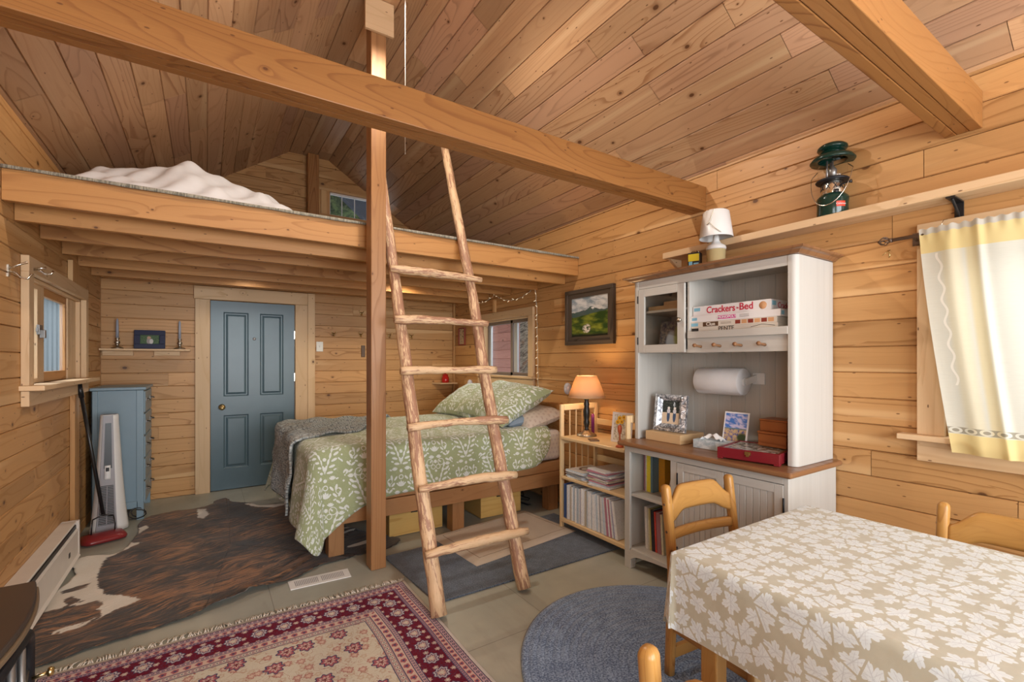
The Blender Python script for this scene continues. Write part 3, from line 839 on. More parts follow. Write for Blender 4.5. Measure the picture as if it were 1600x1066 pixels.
# ------------------------------------------------------------------ timbers
def beam3(name, label, y0, th=.128, h=.165, z0=2.408, n=3):
    t = thing(name, label, 'beam', ((XL + XR) / 2, y0 + th / 2, z0))
    w = th / n
    for k in range(n):
        mb = MB(); g = .0008; mb.box(XL + .001, XR - .001, y0 + k * w + g, y0 + (k + 1) * w - g, z0 + rnd.uniform(0, .004), z0 + h, 'x')
        obj('beam_ply', mb, 'beam' if z0 else 'beam', t, bevel=.003)
    return t
beam3('tie_beam', 'long fir tie beam crossing the room in front of the post', 1.94)
beam3('tie_beam', 'thick fir tie beam at the upper right, above the curtained window', .578)
mb = MB(); mb.box(.905, 1.005, 3.06, 3.175, 0, 3.757, 'z')
tag(obj('support_post', mb, 'bedw', bevel=.005), 'square wooden post rising from the floor to the ridge beside the ladder', 'post')
mb = MB(); mb.box(.97, 1.09, 5.715, 5.822, 2.36, 3.757, 'z')
tag(obj('ridge_post', mb, 'beam', bevel=.005), 'short dark post against the gable wall above the loft', 'post')
# plate at the head of the post
mb = MB(); mb.box(.86, 1.05, 3.035, 3.058, 3.54, 3.755, 'x')
tag(obj('gusset_plate', mb, 'trimw', bevel=.003), 'small pale plywood plate nailed over the head of the post', 'plate')
mb = MB(); mb.tube([(.999, 2.69, 3.70), (.9992, 2.69, 3.2), (.999, 2.69, 2.62)], .0022, 6)
tag(obj('pull_cord', mb, 'string'), 'thin white pull cord hanging from the ridge right of the post', 'cord')
# loft
JY = [(3.255, 2.165), (3.44, 2.112), (3.885, 2.115), (4.39, 2.12), (4.87, 2.12), (5.37, 2.125)]
for i, (y, z) in enumerate(JY):
    mb = MB()
    if i == 0: mb.box(XL + .002, XR - .002, y, y + .042, z, 2.311, 'x')
    else: mb.box(XL + .002, XR - .002, y, y + .040, z, 2.311, 'x')
    lab = 'broad rim joist forming the front edge of the loft' if i == 0 else 'loft joist spanning wall to wall, number %s behind the rim joist' % ['', 'first', 'second', 'third', 'fourth', 'fifth'][i]
    lab = lab.replace('number ', '')
    tag(obj('rim_joist' if i == 0 else 'loft_joist', mb, 'joist', bevel=.003), lab, 'joist', None if i == 0 else 'joists under the loft')
mb = MB(); mb.box(XL + .002, XR - .002, 5.785, 5.828, 2.165, 2.311, 'x')
tag(obj('ledger_board', mb, 'joist', bevel=.003), 'ledger board under the loft, fixed to the back wall over the door', 'joist')
t = thing('loft_deck', 'plywood loft deck with grey carpet over its front edge', 'loft floor', ((XL + XR) / 2, 4.5, 2.312))
mb = MB(); mb.box(XL + .002, XR - .002, 3.262, 5.826, 2.312, 2.328, 'x'); obj('plywood_sheet', mb, 'joist', t)
mb = MB()
def edgef(a, b):
    x = XL + .003 + a * (XR - XL - .006); n = math.sin(x * 7.3) * .002 + math.sin(x * 23.) * .0015
    p = [(5.82, 2.338), (3.27, 2.338), (3.245 + n, 2.334), (3.243 + n, 2.318 + n)]
    k = min(int(b * 3), 2); f = b * 3 - k; return (x, p[k][0] + (p[k + 1][0] - p[k][0]) * f, p[k][1] + (p[k + 1][1] - p[k][1]) * f)
mb.grid(edgef, 120, 3); obj('carpet', mb, 'deckcarpet', t, solid=.006)

# trims
for nm, (a) in (('trim_1', (.984, 1.062, 5.80, 5.828, 0, 2.16)), ):
    mb = MB(); mb.box(*a, 'z'); struct(obj(nm, mb, 'trimw', bevel=.003, recenter=False))
mb = MB(); mb.box(2.84, 2.868, 5.79, 5.818, 0, 2.165, 'z'); struct(obj('trim_2', mb, 'wall', bevel=.002, recenter=False))
mb = MB(); mb.box(XL + .001, XL + .03, 4.62, 4.76, 0, 1.13, 'z'); mb.box(XL + .001, XL + .03, 4.56, 4.78, 1.955, 2.11, 'z'); struct(obj('trim_3', mb, 'wall', bevel=.003, recenter=False))
mb = MB(); mb.box(XR - .028, XR - .001, 4.70, 4.75, 1.95, 2.10, 'z'); struct(obj('trim_4', mb, 'wall', bevel=.003, recenter=False))

# door
d = senv('door_1', (.443, 5.80, 0))
mb = MB(); mb.box(-.095, .034, 5.800, 5.829, 0, 2.022, 'z'); mb.box(.852, .982, 5.800, 5.829, 0, 2.022, 'z'); mb.box(-.105, .982, 5.797, 5.829, 2.024, 2.158, 'x')
obj('door_casing', mb, 'trimw', d, bevel=.003)
mb = MB(); mb.box(.036, .85, 5.87, 5.94, 0, 2.02, 'z'); obj('door_jamb', mb, 'black', d)
mb = MB()
DX0, DX1, DF = .040, .846, 5.826
def panel_face():
    # stiles and rails as bars, raised panels sunk with sloping edges
    st = .115; mid = (DX0 + DX1) / 2; rows = [(.23, .80), (1.0, 1.90)]
    xs = [DX0, DX0 + st, mid - .055, mid + .055, DX1 - st, DX1]
    zs = [.008, .23, .80, 1.0, 1.90, 2.015]
    for i in range(5):
        for k in range(5):
            x0, x1, z0, z1 = xs[i], xs[i + 1], zs[k], zs[k + 1]
            if i in (1, 3) and k in (1, 3):
                steps = [(0, 0), (.012, .012), (.022, .012), (.042, .002)]
                prev = None
                for ins, dep in steps:
                    rg = [(x0 + ins, DF + dep, z0 + ins), (x1 - ins, DF + dep, z0 + ins), (x1 - ins, DF + dep, z1 - ins), (x0 + ins, DF + dep, z1 - ins)]
                    if prev: mb.add(prev + rg, [(j, (j + 1) % 4, 4 + (j + 1) % 4, 4 + j) for j in range(4)], [[(0, 0), (1, 0), (1, 1), (0, 1)]] * 4)
                    prev = rg
                mb.add(prev, [(0, 1, 2, 3)], [[(0, 0), (1, 0), (1, 1), (0, 1)]])
            else:
                mb.add([(x0, DF, z0), (x1, DF, z0), (x1, DF, z1), (x0, DF, z1)], [(0, 1, 2, 3)], [[(0, 0), (1, 0), (1, 1), (0, 1)]])
    mb.box(DX0, DX1, DF + .02, DF + .04, .008, 2.015)
panel_face(); leaf_ = obj('door_leaf', mb, 'door', d)
mb = MB(); mt = Matrix.Translation((.141, DF, .889)) @ Matrix.Rotation(R(90), 4, 'X')
mb.lathe([(.0, 0.0), (.032, .0), (.032, .006), (.012, .010), (.011, .03), (.024, .038), (.030, .052), (.026, .066), (.012, .073), (.0, .074)], mtx=mt, n=20); obj('door_knob', mb, 'brass', leaf_)
mb = MB(); mb.lathe([(.0, 0), (.016, 0), (.016, .004), (.006, .005), (.0, .005)], mtx=Matrix.Translation(((DX0 + DX1) / 2, DF, 1.62)) @ Matrix.Rotation(R(90), 4, 'X'), n=16); obj('peephole', mb, 'pewter', leaf_)
for z in (.25, 1.15, 1.63):
    mb = MB(); mb.box(.843, .853, 5.797 + .024, 5.826, z, z + .09); obj('door_hinge', mb, 'chrome', leaf_)

# windows
def casing(mb, X, side, y0, y1, z0, z1, w=.095, th=.03, bottom=True):
    a, b = (X, X + th) if side > 0 else (X - th, X)
    mb.box(a, b, y0 - w, y0, z0, z1, 'z'); mb.box(a, b, y1, y1 + w, z0, z1, 'z'); mb.box(a, b, y0 - w - .0, y1 + w, z1, z1 + w, 'y')
    if bottom: mb.box(a, b, y0 - w, y1 + w, z0 - .03 - w * .95, z0 - .03, 'y')
# left window
w = senv('window_1', (XL, 4.3, 1.24))
mb = MB(); casing(mb, XL + .001, 1, *WIN1, w=.088, th=.034); 
mb.box(XL - T, XL, WIN1[0], WIN1[0] + .02, WIN1[2], WIN1[3], 'z'); mb.box(XL - T, XL, WIN1[1] - .02, WIN1[1], WIN1[2], WIN1[3], 'z'); mb.box(XL - T, XL, WIN1[0], WIN1[1], WIN1[3] - .02, WIN1[3], 'y')
obj('window_casing', mb, 'trimw', w, bevel=.003)
mb = MB(); mb.box(XL - T, XL + .10, WIN1[0] - .11, WIN1[1] + .12, WIN1[2] - .028, WIN1[2], 'y'); obj('window_sill', mb, 'trimw', w, bevel=.004)
mb = MB(); x = XL - .045
for a in ((3.65, 3.70), (3.965, 4.10), (4.71, 4.80), (4.802, 4.96)): mb.box(x - .02, x + .02, a[0], a[1], WIN1[2], WIN1[3] - .02, 'z')
mb.box(x - .02, x + .02, 3.70, 3.965, WIN1[2], WIN1[2] + .03, 'y'); mb.box(x - .02, x + .02, 3.70, 3.965, WIN1[3] - .05, WIN1[3] - .02, 'y')
obj('sash_frame', mb, 'trimw', w, bevel=.002)
mb = MB(); mb.box(x - .018, x + .012, 4.10, 4.14, WIN1[2], WIN1[3] - .02, 'z'); mb.box(x - .018, x + .012, 4.675, 4.71, WIN1[2], WIN1[3] - .02, 'z'); mb.box(x - .018, x + .012, 4.14, 4.675, WIN1[2], WIN1[2] + .065, 'y'); mb.box(x - .018, x + .012, 4.14, 4.675, WIN1[3] - .07, WIN1[3] - .02, 'y')
obj('sliding_sash', mb, 'joist', w, bevel=.002)
mb = MB(); mb.box(x - .004, x + .0, 3.66, 4.95, WIN1[2] + .05, WIN1[3] - .05, 'y'); obj('pane', mb, 'frost', w)
mb = MB(); mb.box(x + .021, x + .035, 3.94, 4.01, 1.54, 1.60); mb.box(x + .03, x + .055, 3.96, 3.99, 1.52, 1.57); mb.box(x + .021, x + .030, 3.925, 4.04, 1.555, 1.58); obj('sash_lock', mb, 'pewter', w, bevel=.003)
w = senv('window_6_added', (XL, -1.15, .85))  # added window, out of view, to carry the rear left fill light
mb = MB(); casing(mb, XL + .001, 1, *WIN6_ADDED, w=.088, th=.03); obj('window_casing', mb, 'trimw', w, bevel=.003)
mb = MB(); x = XL - .05
for a in ((-1.85, -1.80), (-1.18, -1.12), (-.50, -.45)): mb.box(x - .02, x + .02, a[0], a[1], WIN6_ADDED[2], WIN6_ADDED[3], 'z')
mb.box(x - .02, x + .02, -1.8, -.5, WIN6_ADDED[2], WIN6_ADDED[2] + .05, 'y'); mb.box(x - .02, x + .02, -1.8, -.5, WIN6_ADDED[3] - .05, WIN6_ADDED[3], 'y'); obj('window_frame', mb, 'trimw', w)
mb = MB(); mb.box(x - .003, x, -1.8, -.5, WIN6_ADDED[2] + .05, WIN6_ADDED[3] - .05); obj('pane', mb, 'glass', w)
# bed window
w = senv('window_2', (XR, 4.5, 1.2))
mb = MB(); casing(mb, XR - .001, -1, *WIN2, w=.088, th=.03)
mb.box(XR, XR + T, WIN2[0] - .0, WIN2[0] + .015, WIN2[2], WIN2[3], 'z'); mb.box(XR, XR + T, WIN2[1] - .015, WIN2[1], WIN2[2], WIN2[3], 'z'); mb.box(XR, XR + T, WIN2[0], WIN2[1], WIN2[3] - .015, WIN2[3], 'y')
obj('window_casing', mb, 'trimw', w, bevel=.003)
mb = MB(); mb.box(XR - .05, XR + T, WIN2[0] - .10, WIN2[1] + .08, WIN2[2] - .026, WIN2[2], 'y'); obj('window_sill', mb, 'trimw', w, bevel=.003)
mb = MB(); x = XR + .075; y0, y1, z0, z1 = WIN2[0] + .015, WIN2[1] - .015, WIN2[2], WIN2[3] - .015
for a in ((y0, y0 + .035), (4.44, 4.485), (y1 - .035, y1)): mb.box(x - .02, x + .02, a[0], a[1], z0, z1, 'z')
mb.box(x - .02, x + .02, y0, y1, z0, z0 + .035, 'y'); mb.box(x - .02, x + .02, y0, y1, z1 - .035, z1, 'y'); obj('window_frame', mb, 'alum', w, bevel=.002)
mb = MB(); mb.box(x - .012, x + .012, 4.36, 4.425, z0 + .036, z1 - .036, 'z'); mb.box(x - .012, x + .012, y1 - .07, y1 - .04, z0 + .036, z1 - .036, 'z'); obj('sash', mb, 'screen', w)
mb = MB(); mb.box(x + .014, x + .017, y0 + .02, y1 - .02, z0 + .02, z1 - .02); obj('pane', mb, 'glass', w)
# curtained window
w = senv('window_3', (XR, .12, 1.0))
mb = MB(); casing(mb, XR - .001, -1, *WIN3, w=.10, th=.03)
obj('window_casing', mb, 'trimw', w, bevel=.003)
mb = MB(); mb.box(XR - .075, XR + T, WIN3[0] - .16, WIN3[1] + .165, WIN3[2] - .026, WIN3[2], 'y'); obj('window_sill', mb, 'trimw', w, bevel=.003)
mb = MB(); x = XR + .06
for a in ((WIN3[0], WIN3[0] + .04), (.10, .15), (WIN3[1] - .04, WIN3[1])): mb.box(x - .02, x + .02, a[0], a[1], WIN3[2], WIN3[3], 'z')
mb.box(x - .02, x + .02, WIN3[0], WIN3[1], WIN3[2], WIN3[2] + .04, 'y'); mb.box(x - .02, x + .02, WIN3[0], WIN3[1], WIN3[3] - .04, WIN3[3], 'y'); obj('window_frame', mb, 'plaswhite', w, bevel=.002)
mb = MB(); mb.box(x + .0, x + .003, WIN3[0] + .03, WIN3[1] - .03, WIN3[2] + .03, WIN3[3] - .03); obj('pane', mb, 'glass', w)
# gable window
w = senv('window_4', (1.6, YB, 3.1)); x0, x1, z0, z1 = WIN4
mb = MB(); mb.box(x0 - .10, x0, YB - .014, YB - .001, z0 - .02, z1 + .0, 'z'); mb.box(x0 - .19, x0 - .105, YB - .014, YB - .001, z0 - .02, z1, 'z')
mb.box(x0 - .19, 1.74, YB - .016, YB - .001, z1, z1 + .085, 'x'); mb.box(x0 - .19, 2.05, YB - .03, YB - .001, z0 - .05, z0 - .005, 'x'); obj('window_casing', mb, 'wall', w, bevel=.002)
mb = MB(); mb.box(x0, x1, YB + .02, YB + .05, z1 - .022, z1, 'x'); mb.box(x0, x0 + .012, YB + .02, YB + .05, z0, z1, 'z'); mb.box(x0, x1, YB + .02, YB + .05, z0, z0 + .012, 'x'); mb.box(x1 - .012, x1, YB + .02, YB + .05, z0, z1, 'z')
for k in (1, 2, 3, 4): xx = x0 + k * .15; mb.box(xx - .004, xx + .004, YB + .03, YB + .045, z0, z1, 'z')
obj('window_frame', mb, 'plaswhite', w)
mb = MB(); mb.box(x0, x1, YB + .052, YB + .055, z0, z1); obj('pane', mb, 'glass', w)

# outside, seen through the windows
M['siding'] = wood('red_brown_siding', (.46, .19, .14), (.26, .10, .075), ring=9, knots=.3, var=.3)
M['corr'] = flat('pale_corrugated', (.27, .35, .38), .5)
mb = MB(); planks(mb, (4.6, 0, 0), (0, 1, 0), (0, 0, 1), (-1, 0, 0), 6.9, 11., -.5, 5., .16, seed=40); mb.box(4.607, 4.7, 6.9, 11., -.5, 5.)
tag(obj('neighbouring_shed', mb, 'siding'), 'red-brown board-sided shed seen outside the bed window', 'shed')
def brush():
    m = Mat('dry_hillside'); x, y, z = m.obj(); n = m.noise(m.vec(x * 1.5, y * 3., z * 7. + y * 3.5), 2.6, 6., .8, .4)
    c = m.mix(m.ss(n, .36, .60), (.06, .045, .035), (.72, .58, .42)); c = m.mix(m.ss(m.noise(m.vec(x, y, z), 2., 3.), .55, .7) * .6, c, (.42, .15, .05)); m.col(c); m.rough(.9); m.bump(n, 1., .2); return m.mat
M['brush'] = brush()
mb = MB(); mb.grid(lambda a, b: (5.6 + b * 4.5 + .35 * math.sin(a * 31) * math.sin(b * 17), 2 + a * 14, -1 + b * 6.5 + .3 * math.sin(a * 23 + b * 9)), 60, 40)
tag(obj('hillside', mb, 'brush'), 'dry brushy bank rising outside the bed window', 'hillside')
mb = MB()
for k in range(22):
    y = 4.75 + k * .16; mb.box(-1.25, -1.20, y, y + .09, -.2, 3.2, 'z'); mb.box(-1.30, -1.26, y + .09, y + .16, -.2, 3.2, 'z')
tag(obj('outside_panelling', mb, 'corr'), 'pale blue upright panelling behind the frosted left window', 'panelling')
def foliage():
    m = Mat('foliage'); x, y, z = m.obj(); n = m.noise(m.vec(x, y, z), 7., 6., .8)
    m.col(m.mix(m.ss(n, .4, .62), (.05, .10, .02), (.35, .46, .16))); m.rough(.8); m.bump(n, 1., .2); return m.mat
M['foliage'] = foliage()
mb = MB(); mb.grid(lambda a, b: (-1 + a * 5.4, 10.5 + .5 * math.sin(a * 40) * math.sin(b * 30), 2 + b * 7 + .3 * math.sin(a * 17)), 60, 40)
tag(obj('leafy_tree', mb, 'foliage'), 'sunlit green foliage beyond the small gable window', 'tree')
M['darkroof'] = flat('dark_roofing', (.035, .04, .055), .7)
mb = MB(); mb.poly([(1.60, 7.2, 3.92), (2.04, 7.2, 3.547), (2.9, 7.2, 2.9), (4.2, 7.2, 2.9), (4.2, 7.2, 4.8), (1.9, 7.2, 4.5)], .12, (0, 1, 0))
tag(obj('neighbour_roof', mb, 'darkroof'), 'dark roof edge slanting across the gable window view', 'roof')

# ------------------------------------------------------------------ ladder
LAD = thing('log_ladder', 'peeled-log ladder with six rungs leaning on the loft edge', 'ladder', (1.31, 2.30, 0))
def ladp(x, z, off=0.): return (x, 2.283 + .4 * z - off, z)
def railpts(xs, z0, z1, seed):
    q = random.Random(seed); n = 34; P, Rr = [], []
    for i in range(n + 1):
        t = i / n; z = z0 + (z1 - z0) * t
        x = np.interp(z, [a for a, _ in xs], [b for _, b in xs])
        P.append(ladp(x + q.uniform(-.003, .003), z + 0., q.uniform(-.002, .002))); Rr.append(.043 - .010 * t + q.uniform(-.0015, .0015))
    return P, Rr
def logmesh(P, Rr, n=12, r=None, flat_ends=False):
    mb = MB(); mb.tube(P, Rr, n, r=r); return mb
P, Rr = railpts([(0, 1.040), (.7, 1.041), (1.4, 1.055), (2.15, 1.066), (2.5, 1.068), (3.2, 1.07)], .018, 2.95, 1)
obj('rail', logmesh(P, Rr, 14), 'log', LAD)
P, Rr = railpts([(0, 1.588), (.8, 1.597), (1.22, 1.604), (1.82, 1.638), (2.3, 1.645), (3.15, 1.657)], .018, 3.16, 2)
obj('rail', logmesh(P, Rr, 14), 'log', LAD)
for i, (z, xa, xb) in enumerate(((1.985, 1.015, 1.70), (1.645, .995, 1.675), (1.317, .99, 1.665), (.987, .985, 1.672), (.653, 1.0, 1.655), (.335, .985, 1.655))):
    q = random.Random(50 + i); n = 14; P, Rr = [], []
    for k in range(n + 1):
        t = k / n; x = xa + (xb - xa) * t
        zz = z + (.012 if i < 1 else 0) * (.5 - t) + .012 * math.sin(t * math.pi) * (1 if i in (3, 4) else .3) + q.uniform(-.003, .003)
        P.append(ladp(x, zz, .070)); Rr.append(.026 + .004 * math.sin(t * 5 + i) + q.uniform(-.0015, .0015))
    Rr[0] *= .85; Rr[-1] *= .85
    obj('rung', logmesh(P, Rr, 12), 'log', LAD)

# ------------------------------------------------------------------ drape helper
def drape(a, b, rect, z0, Rr=.05, flare=.12, fold=0., ff=9., ph=0., lift=0., cf=0.):
    x0, x1, y0, y1 = rect
    nx, ny = min(max(a, x0), x1), min(max(b, y0), y1)
    ex, ey = a - nx, b - ny; d = math.hypot(ex, ey)
    if d < 1e-9: return (a, b, z0 + lift)
    ux, uy = ex / d, ey / d
    arc = Rr * math.pi / 2; flare = flare + cf * abs(2 * ux * uy)
    if d < arc: g = Rr * math.sin(d / Rr); h = Rr * (1 - math.cos(d / Rr)); k = 0
    else: k = d - arc; g = Rr + k * flare; h = Rr + k * math.sqrt(1 - flare ** 2)
    s = nx + ny * 1.0 + math.atan2(uy, ux) * .28
    w = fold * min(k / .25, 1.) * math.sin(s * ff + ph)
    if lift:
        g += lift; 
    return (nx + ux * (g + w), ny + uy * (g + w), z0 - h + (lift if d < arc else 0))
def bil(q, a, b):
    (p0, p1, p2, p3) = q
    return tuple((1 - a) * (1 - b) * p0[i] + a * (1 - b) * p1[i] + a * b * p2[i] + (1 - a) * b * p3[i] for i in range(2))

# ------------------------------------------------------------------ bed
BED = thing('platform_bed', 'raised fir platform bed under a green damask quilt', 'bed', (1.75, 4.2, 0))
mb = MB(); mb.box(.70, 2.80, 3.345, 3.385, .245, .365, 'x'); obj('side_rail', mb, 'bedw', BED, bevel=.004)
mb = MB(); mb.box(.66, 2.80, 3.365, 3.405, .368, .455, 'x'); obj('side_rail', mb, 'bedw', BED, bevel=.004)
mb = MB(); mb.box(.70, 2.80, 4.98, 5.02, .245, .455, 'x'); obj('side_rail', mb, 'bedw', BED, bevel=.004)
mb = MB(); mb.box(.66, .70, 3.41, 4.98, .245, .455, 'y'); obj('end_rail', mb, 'bedw', BED, bevel=.004)
mb = MB(); mb.box(.71, 2.79, 3.41, 4.975, .40, .452, 'x'); obj('deck', mb, 'bedw', BED)
for x, y in ((.71, 3.40), (1.66, 3.40), (2.64, 3.40), (.71, 4.86), (2.64, 4.86)):
    mb = MB(); mb.box(x, x + .105, y, y + .105, .012 if x < 1.2 else 0, .39, 'z'); obj('leg', mb, 'bedw', BED, bevel=.004)
mb = MB(); mb.box(2.805, 2.845, 3.45, 5.0, .10, .98, 'y'); mb.box(2.80, 2.85, 4.95, 5.02, .0, 1.02, 'z'); obj('headboard', mb, 'joist', BED, bevel=.006)
mb = MB()
def matt(a, b):
    th = b * math.pi; u = a
    return (0, 0, 0)
mb.box(.72, 2.79, 3.40, 4.96, .457, .735, 'x')
mt_ = obj('mattress', mb, 'sheetp', BED, bevel=.045, ang=30)
mt_.modifiers[0].segments = 5

QR = (.66, 2.78, 3.44, 4.93); QZ = .765
def qsurf(a, b, lift=0.):
    z = QZ + .010 * math.sin(a * 4 + 1) * math.sin(b * 5) + .02 * math.exp(-((a - 1.7) ** 2 + (b - 4.1) ** 2) / .5)
    return drape(a, b, QR, z, .075, .10, .022, 8.5, .8, lift, .20)
def quiltf(s, t):
    # flat cloth outline in bed coordinates; head edge slants, near head corner rounded
    a = .66 - .60 + s * (2.63 - .06); near = 3.44 - .43 + .07 * max(0, (a - .8) / 1.8) - .27 * math.exp(-((a - .50) / .28) ** 2)
    far = 5.30; b = near + t * (far - near)
    if a > 2.40:      # rounded corner at the head
        k = (a - 2.40) / .23; cut = .22 * (1 - math.sqrt(max(0, 1 - k * k))); b = near + cut + t * (far - near - cut)
    if a < .40:       # rounded foot corner
        k = (.40 - a) / .34; cut = .38 * (1 - math.sqrt(max(0, 1 - k * k))); b = near + cut + t * (far - near - cut)
    return a, b
mb = MB()
mb.grid(lambda s, t: qsurf(*quiltf(s, t)), 150, 110, lambda s, t: quiltf(s, t))
tag(obj('quilt', mb, 'quilt', solid=.012, subd=0), 'green and white damask quilt draped over the bed, corner hanging low', 'quilt')
# knitted throw across the foot
TQ = ((.10, 3.72), (1.08, 4.05), (1.75, 5.06), (.14, 4.95))
mb = MB()
def throwf(s, t):
    a, b = bil(TQ, s, t)
    a += .03 * math.sin(t * 13) * s; b += .03 * math.sin(s * 9 + 1) * (1 - t)
    return a, b
def throwp(s, t):
    a, b = throwf(s, t); x, y, z = qsurf(a, b, .020)
    n = .018 * math.sin(a * 15 + b * 9) * math.sin(b * 17 - a * 7) + .012 * math.exp(-((t - .22 - .12 * math.sin(s * 6)) / .06) ** 2) * (s > .15) + .010 * math.sin(t * 25 + s * 5) ** 2
    return (x - (n + .012) * (a < .62), y, z + max(n, -.002))
mb.grid(throwp, 90, 80, throwf)
tag(obj('knitted_throw', mb, 'knit', solid=.016), 'chunky grey-blue knitted throw lying over the foot of the bed', 'throw blanket')

# pillows
def pillow(mb, W, Hh, Tk, c, rot, pinch=.06, seed=0, uvs=1., sag=0., ears=.0):
    q = random.Random(seed); ph = [q.uniform(0, 6) for _ in range(6)]
    mt = Matrix.Translation(c) @ rot
    def side(sg):
        def fn(a, b):
            x = a * 2 - 1; y = b * 2 - 1
            k = (1 - x ** 4) * (1 - y ** 4); th = Tk / 2 * k ** .55
            px = x * W / 2 * (1 - pinch * (1 - y * y) ) * (1 + ears * x * x * y * y); py = y * Hh / 2 * (1 - pinch * (1 - x * x)) * (1 + ears * x * x * y * y)
            wr = .006 * math.sin(x * 7 + ph[0] + y * 3) * math.sin(y * 9 + ph[1]) * k
            return mt @ Vector((px, py + 0, sg * (th + wr) - sag * (x * x)))
        return fn
    uvf = lambda a, b: (a * W * uvs + seed * .13, b * Hh * uvs)
    mb.grid(side(1), 34, 26, uvf); mb.grid(lambda a, b: side(-1)(1 - a, b), 34, 26, uvf)
    return mb
def axes(c, ex, ey):
    ex = Vector(ex).normalized(); ey = Vector(ey); ey = (ey - ex * ey.dot(ex)).normalized(); n = ex.cross(ey)
    return Matrix(((ex.x, ey.x, n.x), (ex.y, ey.y, n.y), (ex.z, ey.z, n.z))).to_4x4()
mb = MB(); c_ = (2.455, 4.60, .945); pillow(mb, .80, .56, .22, c_, axes(c_, (.04, -1, .02), (.82, 0, .48)), .05, 2, ears=.06)
tag(obj('pillow', mb, 'quilt'), 'green damask pillow, the farther one at the head of the bed', 'pillow')
mb = MB(); c_ = (2.46, 3.95, .975); pillow(mb, .93, .58, .24, c_, axes(c_, (-.03, -1, -.05), (.84, .04, .46)), .05, 3, ears=.10)
tag(obj('pillow', mb, 'quilt'), 'large green damask pillow nearest the bookcase, corner pointing right', 'pillow')
mb = MB(); c_ = (2.62, 3.70, .845); pillow(mb, .60, .44, .17, c_, axes(c_, (.0, -1, .0), (.92, 0, .22)), .05, 5, sag=.02)
tag(obj('pillow', mb, 'sham'), 'pink and cream patterned pillow squashed beneath the green one', 'pillow')
mb = MB(); c_ = (2.44, 3.78, .825); pillow(mb, .60, .36, .11, c_, axes(c_, (.0, -1, .0), (.96, 0, .15)), .05, 6)
tag(obj('pillow', mb, 'bluecloth'), 'grey-blue pillow peeping out between quilt and patterned pillow', 'pillow')

# storage boxes under the bed
def crate(name, label, x0, x1, y0, y1, z1):
    t = thing(name, label, 'box', ((x0 + x1) / 2, (y0 + y1) / 2, 0))
    w = .016
    for nm, a in (('front_panel', (x0, x1, y0, y0 + w)), ('back_panel', (x0, x1, y1 - w, y1)), ('side_panel', (x0, x0 + w, y0 + w, y1 - w)), ('side_panel', (x1 - w, x1, y0 + w, y1 - w))):
        mb = MB(); mb.box(*a, .004, z1); obj(nm, mb, 'boxw', t, bevel=.002)
    mb = MB(); mb.box(x0 + w, x1 - w, y0 + w, y1 - w, .004, .02); obj('bottom_panel', mb, 'boxw', t)
    mb = MB(); mb.tube([( (x0 + x1) / 2 - .05 + .02 * k, y0 - .004 - .006 * math.sin(k * math.pi / 5), z1 - .06) for k in range(6)], .005, 8); obj('handle', mb, 'black', t)
    return t
crate('storage_box', 'yellow plywood box under the bed behind the ladder foot', 1.19, 1.64, 3.55, 4.15, .235)
crate('storage_box', 'yellow plywood box under the bed by the beige mat', 2.00, 2.42, 3.54, 4.10, .235)
mb = MB(); P = [(2.48 + .06 * math.sin(k * .7) + k * .012, 3.62 + .10 * math.cos(k * .9) + .02 * k, .012 + .01 * (k % 2)) for k in range(22)]
mb.tube(P, .0045, 6); tag(obj('power_cord', mb, 'cable'), 'black cord coiled on the floor under the head of the bed', 'cord')

# ------------------------------------------------------------------ rugs and mats
HP = [(-.70, 2.93), (-.45, 2.96), (-.225, 3.0), (-.05, 3.03), (.02, 3.06), (.12, 3.08), (.25, 3.15), (.36, 3.16), (.50, 3.22), (.62, 3.31), (.80, 3.335), (.90, 3.36), (1.03, 3.33), (1.20, 3.40), (1.24, 3.50), (1.15, 3.66), (1.02, 3.85), (.95, 4.15), (1.02, 4.45), (.93, 4.75), (.70, 4.86), (.62, 4.93), (.45, 5.0), (.36, 5.13), (.22, 5.28), (.16, 5.45), (.07, 5.42), (.05, 5.30), (-.10, 5.24), (-.28, 5.22), (-.43, 5.15), (-.47, 4.95), (-.45, 4.75), (-.48, 4.45), (-.56, 4.32), (-.70, 4.36), (-.76, 4.28), (-.70, 4.0), (-.76, 3.75), (-.745, 3.5), (-.77, 3.2)]
def catmull(P, k):
    out = []; n = len(P)
    for i in range(n):
        p0, p1, p2, p3 = P[i - 1], P[i], P[(i + 1) % n], P[(i + 2) % n]
        for j in range(k):
            t = j / k; out.append(tuple(.5 * (2 * p1[c] + (p2[c] - p0[c]) * t + (2 * p0[c] - 5 * p1[c] + 4 * p2[c] - p3[c]) * t * t + (3 * p1[c] - p0[c] - 3 * p2[c] + p3[c]) * t ** 3) for c in (0, 1)))
    return out
out = catmull(HP, 8); hc = (.15, 4.05)
q = random.Random(4)
out = [(x + q.uniform(-.006, .006), y + q.uniform(-.006, .006)) for x, y in out]
mb = MB(); nr = 70; N = len(out)
def hz(x, y, f):
    z = .009 + .004 * math.sin(x * 9 + 2) * math.sin(y * 8) + .004 * math.sin(x * 21) * math.sin(y * 17)
    # rolled-up front edge and crease
    if f > .93 and -.2 < x < .5 and y < 3.3: z += .035 * (f - .93) / .07 * math.sin(max(0, (x + .2) / .7) * math.pi)
    if abs(y - (3.30 + (x - .36) * .9)) < .05 and x > .2 and y < 3.9: z += .010
    return max(z, .004)
V, F, U = [(hc[0], hc[1], .008)], [], []
for k in range(1, nr + 1):
    f = k / nr
    for (x, y) in out: xx, yy = hc[0] + (x - hc[0]) * f, hc[1] + (y - hc[1]) * f; V.append((xx, yy, hz(xx, yy, f)))
for j in range(N): F.append((0, 1 + j, 1 + (j + 1) % N)); U.append([(0, 0)] * 3)
